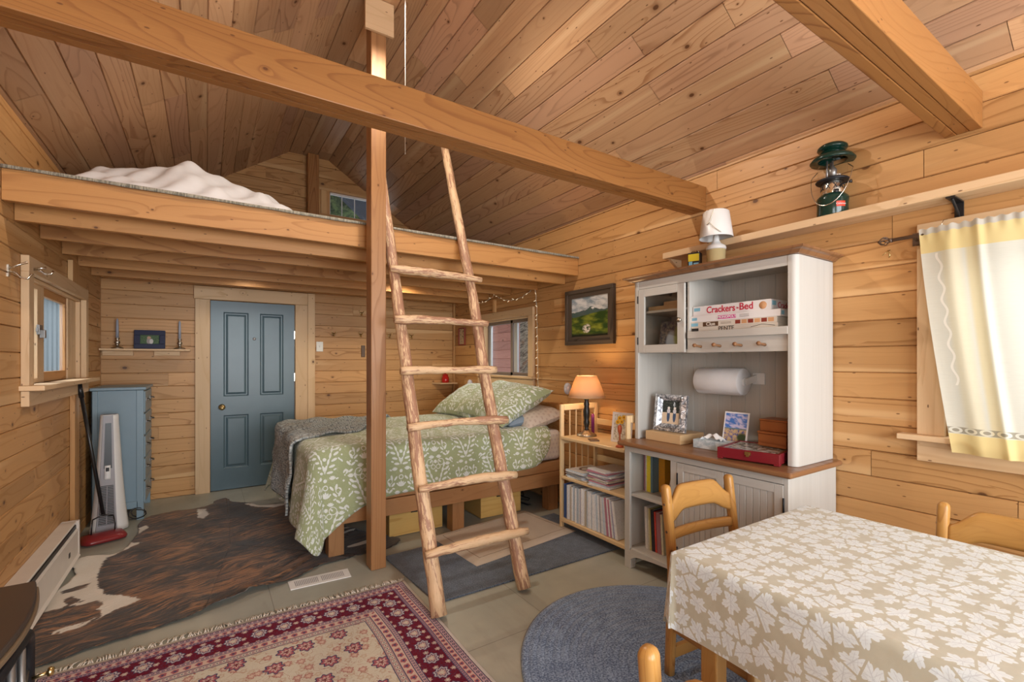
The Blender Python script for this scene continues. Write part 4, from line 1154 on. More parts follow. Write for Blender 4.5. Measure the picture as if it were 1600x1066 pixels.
for k in range(nr - 1):
    for j in range(N):
        a = 1 + k * N + j; b = 1 + k * N + (j + 1) % N; F.append((a, b, b + N, a + N)); U.append([(0, 0)] * 4)
mb.add(V, F, U, .5, True)
WP = [[(-.40, 4.46), (-.48, 4.50), (-.632, 4.52), (-.80, 4.30), (-.80, 3.60), (-.766, 3.493), (-.709, 3.516), (-.647, 3.53), (-.583, 3.512), (-.525, 3.524), (-.489, 3.467), (-.499, 3.401), (-.467, 3.311), (-.515, 3.284), (-.596, 3.267), (-.68, 3.20), (-.618, 3.19), (-.541, 3.238), (-.464, 3.289), (-.403, 3.358), (-.313, 3.417), (-.364, 3.478), (-.444, 3.549), (-.489, 3.587), (-.54, 3.721), (-.57, 3.868), (-.585, 4.015), (-.584, 4.139), (-.575, 4.242), (-.523, 4.323)],
      [(-.583, 4.66), (-.504, 4.815), (-.42, 4.934), (-.396, 4.847), (-.45, 4.682), (-.516, 4.571)], [(-.069, 5.204), (-.01, 5.165), (.024, 4.951), (-.019, 4.839), (-.061, 4.906)], [(.30, 5.15), (.507, 5.057), (.70, 4.88), (.544, 4.86), (.393, 4.97)]]
WN = [[(-.739, 3.805), (-.60, 3.83), (-.60, 3.775), (-.702, 3.753)], [(-.68, 3.609), (-.657, 3.688), (-.638, 3.633), (-.58, 3.565), (-.643, 3.545)]]
def sdp(P, x, y):
    P = np.array(P); Q = np.roll(P, -1, 0); d = Q - P; w_ = np.stack([x[:, None] - P[:, 0], y[:, None] - P[:, 1]], -1)
    t_ = np.clip((w_ * d).sum(-1) / (d * d).sum(-1), 0, 1); dist = np.sqrt(((w_ - d * t_[..., None]) ** 2).sum(-1)).min(1)
    yi, yj = P[:, 1][None], Q[:, 1][None]; c_ = ((yi > y[:, None]) != (yj > y[:, None])) & (x[:, None] < (Q[:, 0] - P[:, 0]) * (y[:, None] - yi) / (yj - yi + 1e-12) + P[:, 0])
    return np.where(c_.sum(1) % 2 == 1, dist, -dist)
vx = np.array([p[0] for p in V]); vy = np.array([p[1] for p in V])
sd = np.max([sdp(P, vx, vy) for P in WP], 0); sd = np.minimum(sd, np.min([-sdp(P, vx, vy) for P in WN], 0))
hide_o = tag(obj('cowhide_rug', mb, 'hide', base=(0, 0, 0), solid=.004), 'brown brindle cowhide rug with white patches on the floor left of the bed', 'rug')
hide_o.data.attributes.new('white', 'FLOAT', 'POINT').data.foreach_set('value', sd.tolist())

t = thing('persian_rug', 'red and cream Persian rug with a white fringe in the foreground', 'rug', (RUGX1, RUGY1, 0))
mb = MB()
def rugf(a, b):
    x = RUGX1 - a * (RUGX1 - RUGX0); y = RUGY1 - b * (RUGY1 - RUGY0)
    if True:
        xe = x + (.004 * math.sin(y * 9) if a < .5 else 0)
    return (xe, y + .006 * math.sin(x * 6), .011 + .002 * math.sin(x * 11) * math.sin(y * 9))
mb.grid(rugf, 60, 80, lambda a, b: (a * (RUGX1 - RUGX0), b * (RUGY1 - RUGY0)))
obj('pile', mb, 'rug', t, solid=.008)
mb = MB(); q = random.Random(11)
for i in range(190):
    x = RUGX0 + (RUGX1 - RUGX0) * (i + .5) / 190; L = q.uniform(.045, .075); dx = q.uniform(-.03, .03)
    mb.tube([(x, RUGY1 - .004 + .006 * math.sin(x * 6), .010), (x + dx * .4, RUGY1 + L * .5, .008 + q.uniform(0, .008)), (x + dx, RUGY1 + L, .004)], [.0032, .003, .0022], 5)
o = obj('fringe', mb, 'fringe', t); o['kind'] = 'stuff'

mb = MB()
n = 120; rings = []
for rr_, z in ((0.001, .013), (.3, .013), (.6, .013), (.9, .013), (.985, .012), (1.0, .006), (.99, .001)):
    rings.append([(.76 * rr_ * math.cos(2 * math.pi * k / n) + 1.80, .905 * rr_ * math.sin(2 * math.pi * k / n) + 1.20, z) for k in range(n)])
mb.loft(rings, r=.5); tag(obj('braided_rug', mb, 'braid', base=(1.80, 1.20, 0)), 'blue braided oval rug under the dining table', 'rug')
mb = MB(); mb.poly([(1.041, 3.22, .001), (1.093, 2.437, .001), (2.62, 2.425, .001), (2.62, 3.30, .001)], .009)
tag(obj('floor_mat', mb, 'mat', bevel=.003), 'dark blue-grey rectangular mat under the ladder and bookcase', 'mat')
t = thing('bath_mat', 'plush beige mat lying askew on the blue-grey mat', 'mat', (1.97, 3.10, .0105))
c4 = [(2.434, 3.494), (1.46, 3.365), (1.506, 2.721), (2.488, 2.851)]
def bm_(a, b):
    x, y = bil(c4, a, b); e = min(a, 1 - a, b, 1 - b) * 6
    return (x, y, .011 + .018 * min(1, e * 2) ** .5 + .002 * math.sin(x * 20) * math.sin(y * 18))
mb = MB(); mb.grid(bm_, 60, 40); mb.grid(lambda a, b: (*bil(c4, a, b), .0105), 2, 2); obj('pile', mb, 'bath', t)
mb = MB(); P = []
for k in range(81):
    s_ = k / 80 * 4; e = int(s_) % 4; f = s_ - int(s_)
    pt = [(.07, .10), (.93, .10), (.93, .90), (.07, .90)]; a = pt[e][0] + (pt[(e + 1) % 4][0] - pt[e][0]) * f; b = pt[e][1] + (pt[(e + 1) % 4][1] - pt[e][1]) * f
    P.append(tuple(np.array(bm_(a, b)) + np.array((0, 0, .0))))
mb.tube(P, .0022, 5); obj('seam', mb, 'bathline', t)
# floor register
t = thing('floor_register', 'white slotted floor register beside the cowhide', 'vent', (.60, 3.125, 0)); t.rotation_euler = (0, 0, 0)
A = [(.423, 3.066), (.775, 3.050), (.784, 3.178), (.424, 3.194)]
mb = MB(); mb.poly([(x, y, .0005) for x, y in A], .005); obj('plate', mb, 'plaswhite', t, bevel=.0015)
mb = MB()
for g in range(2):
    for k in range(14):
        a = .10 + g * .43 + k * .0275; p = bil(A, a, .22); p2 = bil(A, a, .80); mb.bar((p[0], p[1], .0058), (p2[0], p2[1], .0058), .0045, .0012)
obj('slots', mb, 'plasgrey', t)

# ------------------------------------------------------------------ left side: dresser, heater, tower, sweeper, stove
D = thing('chest_of_drawers', 'tall powder-blue painted chest of drawers in the far left corner', 'chest of drawers', (-.62, 5.46, 0))
x0, x1, y0, y1 = -.80, -.455, 5.165, 5.765
mb = MB()
for (a, b, c, d_) in ((x0, x0 + .04, y0, y0 + .04), (x1 - .05, x1, y0, y0 + .04), (x0, x0 + .04, y1 - .04, y1), (x1 - .05, x1, y1 - .04, y1)): mb.box(a, b, c, d_, 0, 1.125, 'z')
mb.box(x0 + .02, x1 - .03, y0 + .012, y0 + .02, .12, 1.125); mb.box(x0 + .02, x1 - .03, y1 - .02, y1 - .012, .12, 1.125); mb.box(x0, x0 + .01, y0, y1, .1, 1.125)
mb.box(x0 + .03, x1 - .02, y0 + .02, y1 - .02, .11, .13)
mb.box(x0 + .03, x1 - .04, y0 + .0, y0 + .03, .10, .16)
for k in range(6): z = .125 + k * .198; mb.box(x1 - .03, x1 - .004, y0 + .03, y1 - .03, z - .006, z + .010)
obj('body', mb, 'dresser', D, bevel=.003)
mb = MB(); mb.box(x0 - .01, x1 + .018, y0 - .015, y1 + .015, 1.127, 1.152); obj('top', mb, 'dresser', D, bevel=.006)
for k in range(5):
    z = .137 + k * .198; mb = MB(); mb.box(x1 - .02, x1 + .010, y0 + .03, y1 - .03, z, z + .184); o = obj('drawer', mb, 'dresser', D, bevel=.006)
    for yy in (5.29, 5.62):
        mb = MB(); mb.tube([(x1 + .010, yy - .04, z + .11), (x1 + .034, yy - .03, z + .105), (x1 + .038, yy, z + .10), (x1 + .034, yy + .03, z + .105), (x1 + .010, yy + .04, z + .11)], .005, 8)
        mb.box(x1 + .010, x1 + .013, yy - .05, yy + .05, z + .095, z + .125); obj('pull', mb, 'pewter', o)

# baseboard heater
Hh = thing('baseboard_heater', 'long cream electric baseboard heater along the left wall', 'heater', (XL + .045, 3.4, .02))
y0, y1, xf = 2.35, 4.39, -.742
mb = MB(); prof = [(XL + .002, .03), (xf + .012, .03), (xf, .045), (xf, .205), (xf + .004, .212), (xf - .012, .218), (xf - .020, .250), (xf - .008, .262), (xf - .012, .268), (XL + .002, .268)]
rings = [[(a, y, b) for a, b in prof] for y in (y0 + .004, y1 - .03)]; mb.loft(rings, smooth=False); obj('casing', mb, 'heater', Hh)
mb = MB(); mb.box(XL + .002, xf + .004, y1 - .032, y1, .028, .27); obj('end_cap', mb, 'heater', Hh, bevel=.005)
mb = MB(); mb.box(xf - .016, xf - .0085, y0 + .02, y1 - .04, .221, .246); obj('slot', mb, 'black', Hh)
mb = MB(); mb.box(xf, xf + .002, y1 - .30, y1 - .265, .10, .13); obj('badge', mb, 'black', Hh)

# tower heater
tw = thing('tower_heater', 'grey and white flared tower heater in front of the chest of drawers', 'heater', (-.655, 4.93, 0)); 
mt = Matrix.Translation((-.655, 4.955, 0)) @ Matrix.Rotation(R(6), 4, 'Z')
def tow(z, s=0):
    k = z / .945; wx = .118 - .062 * k ** .8 + .010 * (1 - k) ** 6; dy = .085 - .035 * k; return wx, dy
rings = []
for i in range(25):
    z = .012 + .933 * i / 24; wx, dy = tow(z)
    rings.append([mt @ Vector((px * wx, py * dy, z)) for px, py in ((-.55, -1), (.45, -1), (.60, -.92), (.92, -.35), (1, .15), (.8, .8), (.4, 1), (-.4, 1), (-.9, .8), (-1, .1), (-.98, -.5), (-.72, -.92))])
mb = MB(); mb.loft(rings); obj('shell', mb, 'plaswhite', tw)
mb = MB(); rings = []
for i in range(25):
    z = .014 + .928 * i / 24; wx, dy = tow(z); rings.append([mt @ Vector((px * wx, -py * dy, z)) for px, py in ((-.70, .9), (-.66, 1.04), (.40, 1.04), (.44, .9))])
mb.loft(rings, smooth=False); mb.add([mt @ Vector((x, y, .947)) for x, y in ((-.035, -.048), (.04, -.048), (.05, .03), (-.045, .03))], [(0, 1, 2, 3)], [[(0, 0)] * 4]); obj('front_panel', mb, 'plasgrey', tw)
def twx(px, z, d=.0): wx, dy = tow(z); return mt @ Vector((px * wx, -1.045 * dy - d, z))
mb = MB()
def stripe(mb, pa, pb, za, zb, d=.002, n=8):
    mb.grid(lambda a, b: twx(pa + (pb - pa) * a, za + (zb - za) * b, d), 2, n)
stripe(mb, -.42, .22, .52, .88); obj('display', mb, 'black', tw)
mb = MB(); stripe(mb, -.35, .10, .435, .545, .012); obj('remote', mb, 'plaswhite', tw, solid=.012)
mb = MB(); stripe(mb, -.24, .0, .50, .53, .0195); obj('remote_buttons', mb, 'black', tw, solid=.001)
mb = MB(); stripe(mb, -.58, .30, .075, .385, .001); obj('grille_recess', mb, 'black', tw)
mb = MB()
for k in range(24):
    z = .082 + k * .0128; a, b = twx(-.57, z, .004), twx(.29, z, .004); mb.bar(a, b, .006, .0036)
a, b = twx(-.14, .08, .006), twx(-.14, .38, .006); mb.bar(a, b, .005, .005, up=(0, 1, 0)); obj('grille', mb, 'plasgrey', tw)
mb = MB(); P = [(-.50 + .07 * math.sin(k * .6) * (1 - k * .02), 5.10 + .006 * k, .02 + .085 * (1 + math.cos(k * .6)) * .5) for k in range(24)]
mb.tube(P, .0045, 6); obj('power_cord', mb, 'cable', tw)

# carpet sweeper
sw = thing('carpet_sweeper', 'red carpet sweeper with a long black handle leaning on the left wall', 'carpet sweeper', (-.66, 4.70, 0))
mt = Matrix.Translation((-.660, 4.71, 0)) @ Matrix.Rotation(R(22), 4, 'Z')
mb = MB(); rings = []
for i in range(13):
    t_ = i / 12; x = -.135 + .27 * t_; e = max(.0, 1 - (2 * t_ - 1) ** 6) ** .5; rings.append([mt @ Vector((x, y * (.5 + .5 * e), .012 + z * (.45 + .55 * e))) for y, z in ((-.10, 0), (-.105, .02), (-.07, .042), (0, .055), (.07, .042), (.105, .02), (.10, 0))])
mb.loft(rings); obj('housing', mb, 'red', sw)
mb = MB()
for x in (-.07, .07): mb.tube([mt @ Vector((x, 0, .06)), mt @ Vector((x, -.01, .115)), mt @ Vector((x * .9, 0, .175))], .005, 6)
mb.tube([mt @ Vector((-.063, 0, .175)), mt @ Vector((0, 0, .20)), mt @ Vector((.063, 0, .175))], .005, 6)
obj('yoke', mb, 'black', sw)
mb = MB(); A_, B_ = Vector((-.660, 4.72, .19)), Vector((-.795, 4.70, 1.205)); mb.tube([A_, A_.lerp(B_, .5), A_.lerp(B_, .9)], .0125, 10); mb.tube([A_.lerp(B_, .9), B_], .0165, 10); obj('handle', mb, 'black', sw)
mb = MB(); mb.tube([(-.80, 4.80 + .01 * k, .012 + .012 * (k % 3)) for k in range(14)], .005, 6)

# gas stove
ST = thing('stove', 'black cast stove with a bowed brown top and arched glass door', 'stove', (-.62, 1.72, 0))
def bow(y, b=.045): return b * (1 - ((y - 1.71) / .30) ** 2)
ys = [1.41 + .60 * i / 24 for i in range(25)]
def top_outline(x_add, ypad): 
    P = [(-.80, 1.41 - ypad), ] ; P = [(-.80, 2.01 + ypad), (-.80, 1.41 - ypad)]
    for y in ys: yy = 1.71 + (y - 1.71) * (1 + ypad / .3); P.append((-.475 + bow(y) + x_add, yy))
    return P
mb = MB(); mb.poly([(x, y, .672) for x, y in top_outline(.03, .028)], .02); obj('top_plate', mb, 'stovetop', ST, bevel=.004)
mb = MB(); mb.poly([(x, y, .655) for x, y in top_outline(.035, .032)], .017); obj('top_rim', mb, 'stoverim', ST, bevel=.004)
mb = MB(); mb.poly([(x, y, .10) for x, y in top_outline(.0, .0)], .555); obj('body', mb, 'darkiron', ST, bevel=.004)
for x, y in ((-.76, 1.45), (-.76, 1.97), (-.50, 1.47), (-.50, 1.95)):
    mb = MB(); mb.tube([(x, y, .10), (x, y, .05), (x + .01, y, .0)], [.03, .018, .024], 10); obj('leg', mb, 'darkiron', ST)
def arch(w, z0, z1, rise, off):
    P = []; 
    for k in range(17):
        a = math.pi * k / 16; y = 1.71 + w * math.cos(a); z = z1 + rise * math.sin(a) ** .8; P.append((-.475 + bow(y) + off, y, z))
    return P
mb = MB(); P = arch(.245, 0, .49, .135, .014); P = [(-.475 + bow(1.955) + .012, 1.955, .17)] + P + [(-.475 + bow(1.465) + .012, 1.465, .17)]
mb.tube(P + [P[0]], .017, 8); dr = obj('door_frame', mb, 'darkiron', ST)
mb = MB()
for y in (1.60, 1.71, 1.82): mb.tube([(-.475 + bow(y) + .01, y, .17), (-.475 + bow(y) + .01, y, (.61 - abs(y - 1.71) * .25))], .009, 6)
for z in (.31, .46): mb.tube([(-.475 + bow(y) + .012, y, z) for y in (1.48, 1.6, 1.71, 1.82, 1.94)], .007, 6)
obj('muntins', mb, 'pewter', dr)
mb = MB(); mb.grid(lambda a, b: (-.475 + bow(1.48 + a * .46) + .004, 1.48 + a * .46, .18 + b * (.26 + .145 * math.sin(math.pi * a) ** .6)), 16, 8); M['stoveglass'] = flat('dark_stove_glass', (.02, .016, .018), .06); obj('glass', mb, 'stoveglass', dr)
mb = MB(); mb.tube([(-.43, 1.93, .44), (-.395, 1.935, .445)], .005, 8); mb.lathe([(0, 0), (.012, 0), (.014, .006), (.010, .013), (0, .014)], mtx=Matrix.Translation((-.397, 1.935, .445)) @ Matrix.Rotation(R(90), 4, 'Y'), n=12); obj('door_knob', mb, 'brass', dr)
mb = MB(); mb.tube([(-.43, 1.95, .395), (-.40, 1.955, .395)], .007, 8); obj('latch_pin', mb, 'brass', dr)

# ------------------------------------------------------------------ back wall shelf and hooks
t = thing('wall_shelf', 'narrow pine wall shelf left of the door holding candlesticks', 'shelf', (-.48, 5.76, 1.48))
mb = MB(); mb.box(XL + .005, -.132, 5.69, 5.828, 1.478, 1.496, 'x'); obj('board', mb, 'trimw', t, bevel=.003)
for a, b in ((-.82, -.59), (-.43, -.22)): mb = MB(); mb.box(a, b, 5.795, 5.828, 1.432, 1.477, 'x'); obj('cleat', mb, 'trimw', t, bevel=.002)
def candlestick(x, label):
    t = thing('candlestick', label, 'candlestick', (x, 5.755, 1.4965))
    mb = MB(); mb.lathe([(0, 0), (.048, 0), (.047, .006), (.03, .018), (.016, .026), (.011, .034), (.017, .046), (.023, .060), (.017, .075), (.010, .082), (.018, .094), (.020, .102), (.012, .104), (0, .104)], c=(x, 5.755, 1.4965), n=18); obj('holder', mb, 'silver', t)
    mb = MB(); mb.lathe([(0, .10), (.0125, .10), (.0115, .2), (.0095, .27), (.004, .285), (0, .287)], c=(x, 5.755, 1.4965), n=12); obj('candle', mb, 'candle', t)
candlestick(-.705, 'pewter candlestick with grey candle, left of the small framed photo')
candlestick(-.222, 'pewter candlestick with grey candle, right of the small framed photo')
def framed(name, label, cat, c, w, h, bw, mat, kind, rot, th=.02, inner=None, stand=False):
    """c = centre of the lower edge; local x = width, z = up, -y = front"""
    mt = Matrix.Translation(c) @ rot
    t = thing(name, label, cat, c)
    mb = MB()
    for a in ((-w / 2, w / 2, h - bw, h), (-w / 2, w / 2, 0, bw), (-w / 2, -w / 2 + bw, bw, h - bw), (w / 2 - bw, w / 2, bw, h - bw)):
        mb.box(a[0], a[1], -th, 0, a[2], a[3], None, None, mt)
    obj('frame', mb, mat, t, bevel=min(.004, bw * .15))
    if inner:
        mb = MB(); i = inner
        for a in ((-w / 2 + bw, w / 2 - bw, h - bw - i, h - bw), (-w / 2 + bw, w / 2 - bw, bw, bw + i), (-w / 2 + bw, -w / 2 + bw + i, bw + i, h - bw - i), (w / 2 - bw - i, w / 2 - bw, bw + i, h - bw - i)):
            mb.box(a[0], a[1], -th * .6, 0, a[2], a[3], None, None, mt)
        obj('liner', mb, mat, t); bw = bw + i
    mb = MB(); P = [mt @ Vector(p) for p in ((-w / 2 + bw, -th * .3, bw), (w / 2 - bw, -th * .3, bw), (w / 2 - bw, -th * .3, h - bw), (-w / 2 + bw, -th * .3, h - bw))]
    mb.add(P, [(0, 1, 2, 3)], [[(0, 0), (1, 0), (1, 1), (0, 1)]]); mb.box(-w / 2 + .003, w / 2 - .003, -th * .25, -.001, .003, h - .003, None, None, mt)
    m_ = pic(kind) if isinstance(kind, str) else kind
    obj('picture', mb, m_, t)
    return t
framed('picture_frame', 'small navy-framed photo of people between the candlesticks', 'picture frame', (-.462, 5.775, 1.4968), .245, .185, .048, 'navyframe', 'couple', Matrix.Rotation(R(-10), 4, 'X'))

def hook(x, label, y=YB, z=1.70, left=False, group=None, mat='brass'):
    t = thing('coat_hook', label, 'hook', (x, y, z), group)
    mb = MB(); mb.lathe([(0, 0), (.016, 0), (.014, .003), (.006, .006), (0, .006)], mtx=Matrix.Translation((x, y - .001, z)) @ Matrix.Rotation(R(90), 4, 'X'), n=12)
    mb.tube([(x, y - .003, z), (x, y - .020, z - .004), (x, y - .028, z - .022), (x, y - .045, z - .030), (x, y - .058, z - .015), (x, y - .060, z - .004)], [.0045, .0045, .004, .004, .004, .0055], 8)
    for s_ in (-1, 1): mb.tube([(x, y - .010, z + .002), (x + .018 * s_, y - .030, z + .012), (x + .026 * s_, y - .040, z + .028)], [.004, .0035, .005], 8)
    obj('hook_body', mb, mat, t); return t
hook(1.273, 'brass coat hook just right of the light switch, first of the back-wall row')
hook(1.59, 'brass coat hook above the brown plate, left of the support post')
hook(1.952, 'brass coat hook seen between the post and the ladder, second right of the brown plate')
hook(2.243, 'brass coat hook at the right end of the back-wall row, seen inside the ladder')
hook(1.60, 'high brass coat hook under the loft joists beside the post', z=1.965)
def lhook(y, z, label):
    t = thing('coat_hook', label, 'hook', (XL, y, z)); x = XL
    mb = MB(); mb.tube([(x, y, z), (x + .03, y, z - .01), (x + .045, y, z - .03), (x + .07, y, z - .035), (x + .085, y, z - .01)], .005, 8)
    mb.tube([(x, y, z + .01), (x + .03, y, z + .03), (x + .07, y, z + .05)], [.005, .004, .006], 8); mb.box(x, x + .004, y - .012, y + .012, z - .03, z + .03)
    obj('hook_body', mb, 'chrome', t)
lhook(3.36, 1.835, 'nickel double hook on the left wall at the photo edge')
t = thing('coat_hook', 'nickel hook screwed to the top trim of the left window', 'hook', (XL + .035, 3.62, 1.885))
mb = MB(); x = XL + .0352; mb.tube([(x, 3.62, 1.885), (x + .03, 3.62, 1.882), (x + .045, 3.62, 1.868), (x + .07, 3.62, 1.868), (x + .08, 3.62, 1.888)], .005, 8); mb.tube([(x, 3.62, 1.89), (x + .05, 3.62, 1.902)], [.005, .006], 8); obj('hook_body', mb, 'chrome', t)
t = thing('light_switch', 'white switch plate on the back wall right of the door trim', 'light switch', (1.118, 5.822, 1.50))
mb = MB(); mb.box(1.08, 1.155, 5.822, 5.829, 1.49, 1.605); o = obj('plate', mb, 'slate', t, bevel=.002)
mb = MB(); mb.box(1.112, 1.123, 5.808, 5.8225, 1.54, 1.56); obj('toggle', mb, 'slate', t, bevel=.001)
mb = MB(); mb.box(1.60, 1.645, 5.812, 5.829, 1.43, 1.57); tag(obj('wall_plate', mb, 'thermo', bevel=.003), 'small brown plate on the back wall left of the post', 'plate')
t = thing('corner_shelf', 'tiny pine corner shelf holding a red glass jar', 'shelf', (2.70, 5.75, 1.07))
mb = MB(); mb.poly([(2.54, 5.828, 1.070), (2.838, 5.828, 1.070), (2.838, 5.66, 1.070), (2.60, 5.66, 1.070)], .016); obj('board', mb, 'trimw', t, bevel=.002)
t = thing('glass_jar', 'red glass jar on the tiny corner shelf', 'jar', (2.70, 5.75, 1.0865))
m_ = flat('ruby_glass', (.42, .012, .01), .08); mb = MB(); mb.lathe([(0, 0), (.045, 0), (.05, .02), (.048, .07), (.036, .088), (.038, .10), (.033, .10), (.031, .088), (.0, .085)], c=(2.70, 5.75, 1.0865), n=18); obj('jar_body', mb, m_, t)
mb = MB(); mb.lathe([(0, .101), (.040, .101), (.040, .108), (.012, .116), (.010, .128), (0, .130)], c=(2.70, 5.75, 1.0865), n=18); obj('lid', mb, m_, t)
framed('wall_plaque', 'narrow oriental plaque with red edge left of the bed window', 'plaque', (XR - .001, 5.575, 1.59), .175, .23, .012, 'hangbrown', 'oriental', Matrix.Rotation(R(-90), 4, 'Z'), th=.02)
# porcelain balls on the headboard wall
for x, y, z, l in ((2.78, 5.20, 1.088, 'white egg-shaped wall ornament above the farther pillow'), (2.83, 3.36, 1.12, 'white egg-shaped wall ornament left of the bedside lamp')):
    t = thing('wall_light_globe', l, 'globe', (x, y, z)); mb = MB()
    mb.lathe([(0, -.055), (.02, -.05), (.032, -.03), (.036, 0), (.032, .03), (.02, .05), (0, .055)], c=(x, y, z), n=18); obj('globe', mb, 'egg', t)
    mb = MB(); mb.tube([(x + .03, y, z), (XR - .001, y, z)], .012, 10); obj('neck', mb, 'egg', t)
# painting on the right wall
framed('framed_painting', 'dark-framed landscape painting of green hills under clouds on the right wall', 'painting', (XR - .002, 3.095, 1.525), .625, .505, .035, 'darkframe', 'landscape', Matrix.Rotation(R(-90), 4, 'Z'), th=.035, inner=.04)
# string lights
SL = thing('string_lights', 'string of small white lights looped round the bed window', 'string lights', (2.85, 4.5, 1.1))
X = XR - .022
def sag(a, b, s, n=14): return [(X - .004 * math.sin(k * 1.9), a[0] + (b[0] - a[0]) * k / n, a[1] + (b[1] - a[1]) * k / n - s * 4 * (k / n) * (1 - k / n) + .006 * math.sin(k * 2.3)) for k in range(n + 1)]
P = sag((5.35, 2.15), (4.72, 2.155), .055) + sag((4.70, 2.155), (3.91, 2.152), .10, 18) + sag((3.90, 2.145), (3.865, 1.86), 0, 8)[0:] + sag((3.87, 1.84), (3.85, 1.15), .0, 18) + sag((3.84, 1.12), (4.95, 1.10), .045, 26)
P = [(p[0] - (.014 if 3.9 < p[1] < 5.15 and p[2] < 1.2 else 0), p[1], p[2]) for p in P]
mb = MB(); mb.tube(P, .0028, 5); obj('wire', mb, 'whitewire', SL)
mb0 = None
for i in range(2, len(P) - 1, 2 if len(P) < 200 else 3):
    p = Vector(P[i]); q = random.Random(i); d_ = Vector((-.6, q.uniform(-1, 1), q.uniform(-1, .6))).normalized()
    mb = MB(); mb.tube([p, p + d_ * .012], .0035, 6); mb.tube([p + d_ * .012, p + d_ * .02, p + d_ * .027], [.0038, .0034, .001], 6); obj('bulb', mb, 'minibulb', SL)

# ------------------------------------------------------------------ bedside bookcase
BC = thing('bookcase', 'low pale wood folding bookcase with slatted ends beside the bed', 'bookcase', (2.63, 2.60, .011))
XF, XB, BY0, BY1 = 2.425, 2.835, 2.245, 2.985
def endpanel(y, top):
    mb = MB()
    mb.box(XF, XF + .035, y, y + .022, .012, top, 'z'); mb.box(XB - .035, XB, y, y + .022, .012, top, 'z')
    mb.box(XF + .035, XB - .035, y, y + .022, top - .05, top, 'x'); mb.box(XF + .035, XB - .035, y, y + .022, .06, .10, 'x'); mb.box(XF + .035, XB - .035, y, y + .022, .70, .74, 'x')
    for k in range(1, 5): xx = XF + .035 + (XB - XF - .07) * k / 5; mb.box(xx - .006, xx + .006, y + .006, y + .016, .10, top - .05, 'z')
    return obj('end_panel', mb, 'shelfw', BC, bevel=.005)
endpanel(BY1 - .022, 1.022); endpanel(BY0, 1.0)
for z, zz in ((.068, .10), (.418, .44), (.740, .765)):
    mb = MB(); mb.box(XF - (.008 if z > .7 else 0), XB, BY0 + .023, BY1 - .023, z, zz, 'y'); obj('shelf', mb, 'shelfw', BC, bevel=.006)
for z in (.835, .525, .20): mb = MB(); mb.box(XB - .018, XB, BY0 + .023, BY1 - .023, z, z + .05, 'y'); obj('back_rail', mb, 'shelfw', BC, bevel=.003)
# standing magazines on the bottom shelf
cols = {'blue': (.04, .10, .28), 'white': (.80, .81, .82), 'pale_blue': (.52, .62, .72), 'cream': (.58, .52, .42), 'lilac': (.42, .42, .60), 'rose': (.52, .22, .30), 'grey': (.40, .42, .46)}
def spine_mat(n, c):
    m = Mat('magazine_' + n); u, v = m.uv(); t_ = m.noise(m.vec(u * 55., v * 500.), 1., 2.)
    m.col(m.mix(m.ss(t_, .56, .60) * .35, m.gain(c, m.rnd() * .25 + .85), (.12, .12, .18))); m.rough(.35); return m.mat
for k, c in cols.items(): M['mag_' + k] = spine_mat(k, c)
seq = ['blue', 'blue', 'blue', 'white', 'white', 'cream', 'white', 'pale_blue', 'grey', 'white', 'pale_blue', 'white', 'lilac', 'white', 'white', 'cream', 'white', 'pale_blue', 'white', 'white', 'pale_blue', 'white', 'white', 'white', 'pale_blue', 'white', 'grey', 'white', 'white', 'pale_blue', 'white', 'rose', 'white', 'rose', 'white', 'lilac', 'white', 'white']
lab = {'blue': 'dark blue spined magazine at the bed end of the packed bottom row', 'white': 'white spined magazine packed upright on the bookcase bottom shelf', 'pale_blue': 'pale blue spined magazine packed upright on the bookcase bottom shelf',
       'cream': 'cream spined magazine packed upright on the bookcase bottom shelf', 'lilac': 'lilac spined magazine packed upright on the bookcase bottom shelf', 'rose': 'rose spined magazine near the leaning end of the bottom row', 'grey': 'grey spined magazine packed upright on the bookcase bottom shelf'}
y = BY1 - .034; q = random.Random(3)
for i, cn in enumerate(seq):
    w_ = q.uniform(.011, .019); lean = 0 if i < 20 else (i - 20) * .55
    h_ = q.uniform(.268, .285); dp = q.uniform(.19, .215); xo = XF + .012 + q.uniform(0, .012)
    mt = Matrix.Translation((0, y, .1015)) @ Matrix.Rotation(R(-lean), 4, 'X')
    mb = MB(); mb.box(xo, xo + dp, -w_, 0, w_ * math.sin(R(lean)), h_ * (.985 if lean else 1), 'z', None, mt)
    o = tag(obj('magazine', mb, 'mag_' + cn, bevel=.0012), '%s-spined magazine, %s from the bed end of the bookcase bottom row' % (cn.replace('_', ' '), ordn(i + 1)), 'magazine', 'magazines on the bookcase bottom shelf')
    y -= w_ / math.cos(R(lean)) + .0006
# flat stacks on the middle shelf
def magstack(cy, n, lab_, group, seed, covers):
    q = random.Random(seed); z = .4415
    for i in range(n):
        th = q.uniform(.006, .011); rz = q.uniform(-7, 7); cn = covers[i % len(covers)]
        mt = Matrix.Translation((2.575 + q.uniform(-.012, .012), cy + q.uniform(-.012, .012), z)) @ Matrix.Rotation(R(rz), 4, 'Z')
        mb = MB(); mb.box(-.135, .135, -.105, .105, 0, th, None, None, mt)
        top = i == n - 1
        o = obj('magazine', mb, 'mag_' + cn, bevel=.0008)
        tag(o, lab_[1] if top else lab_[0] % (cn.replace('_', ' '), ordn(i + 1)), 'magazine', group)
        if top and seed == 1:
            P = [mt @ Vector(p) for p in ((-.132, -.102, th + .0008), (.132, -.102, th + .0008), (.132, .102, th + .0008), (-.132, .102, th + .0008))]
            mb = MB(); mb.add(P, [(0, 1, 2, 3)], [[(0, 0), (1, 0), (1, 1), (0, 1)]]); obj('cover', mb, pic('cover'), o)
        z += th + .0007
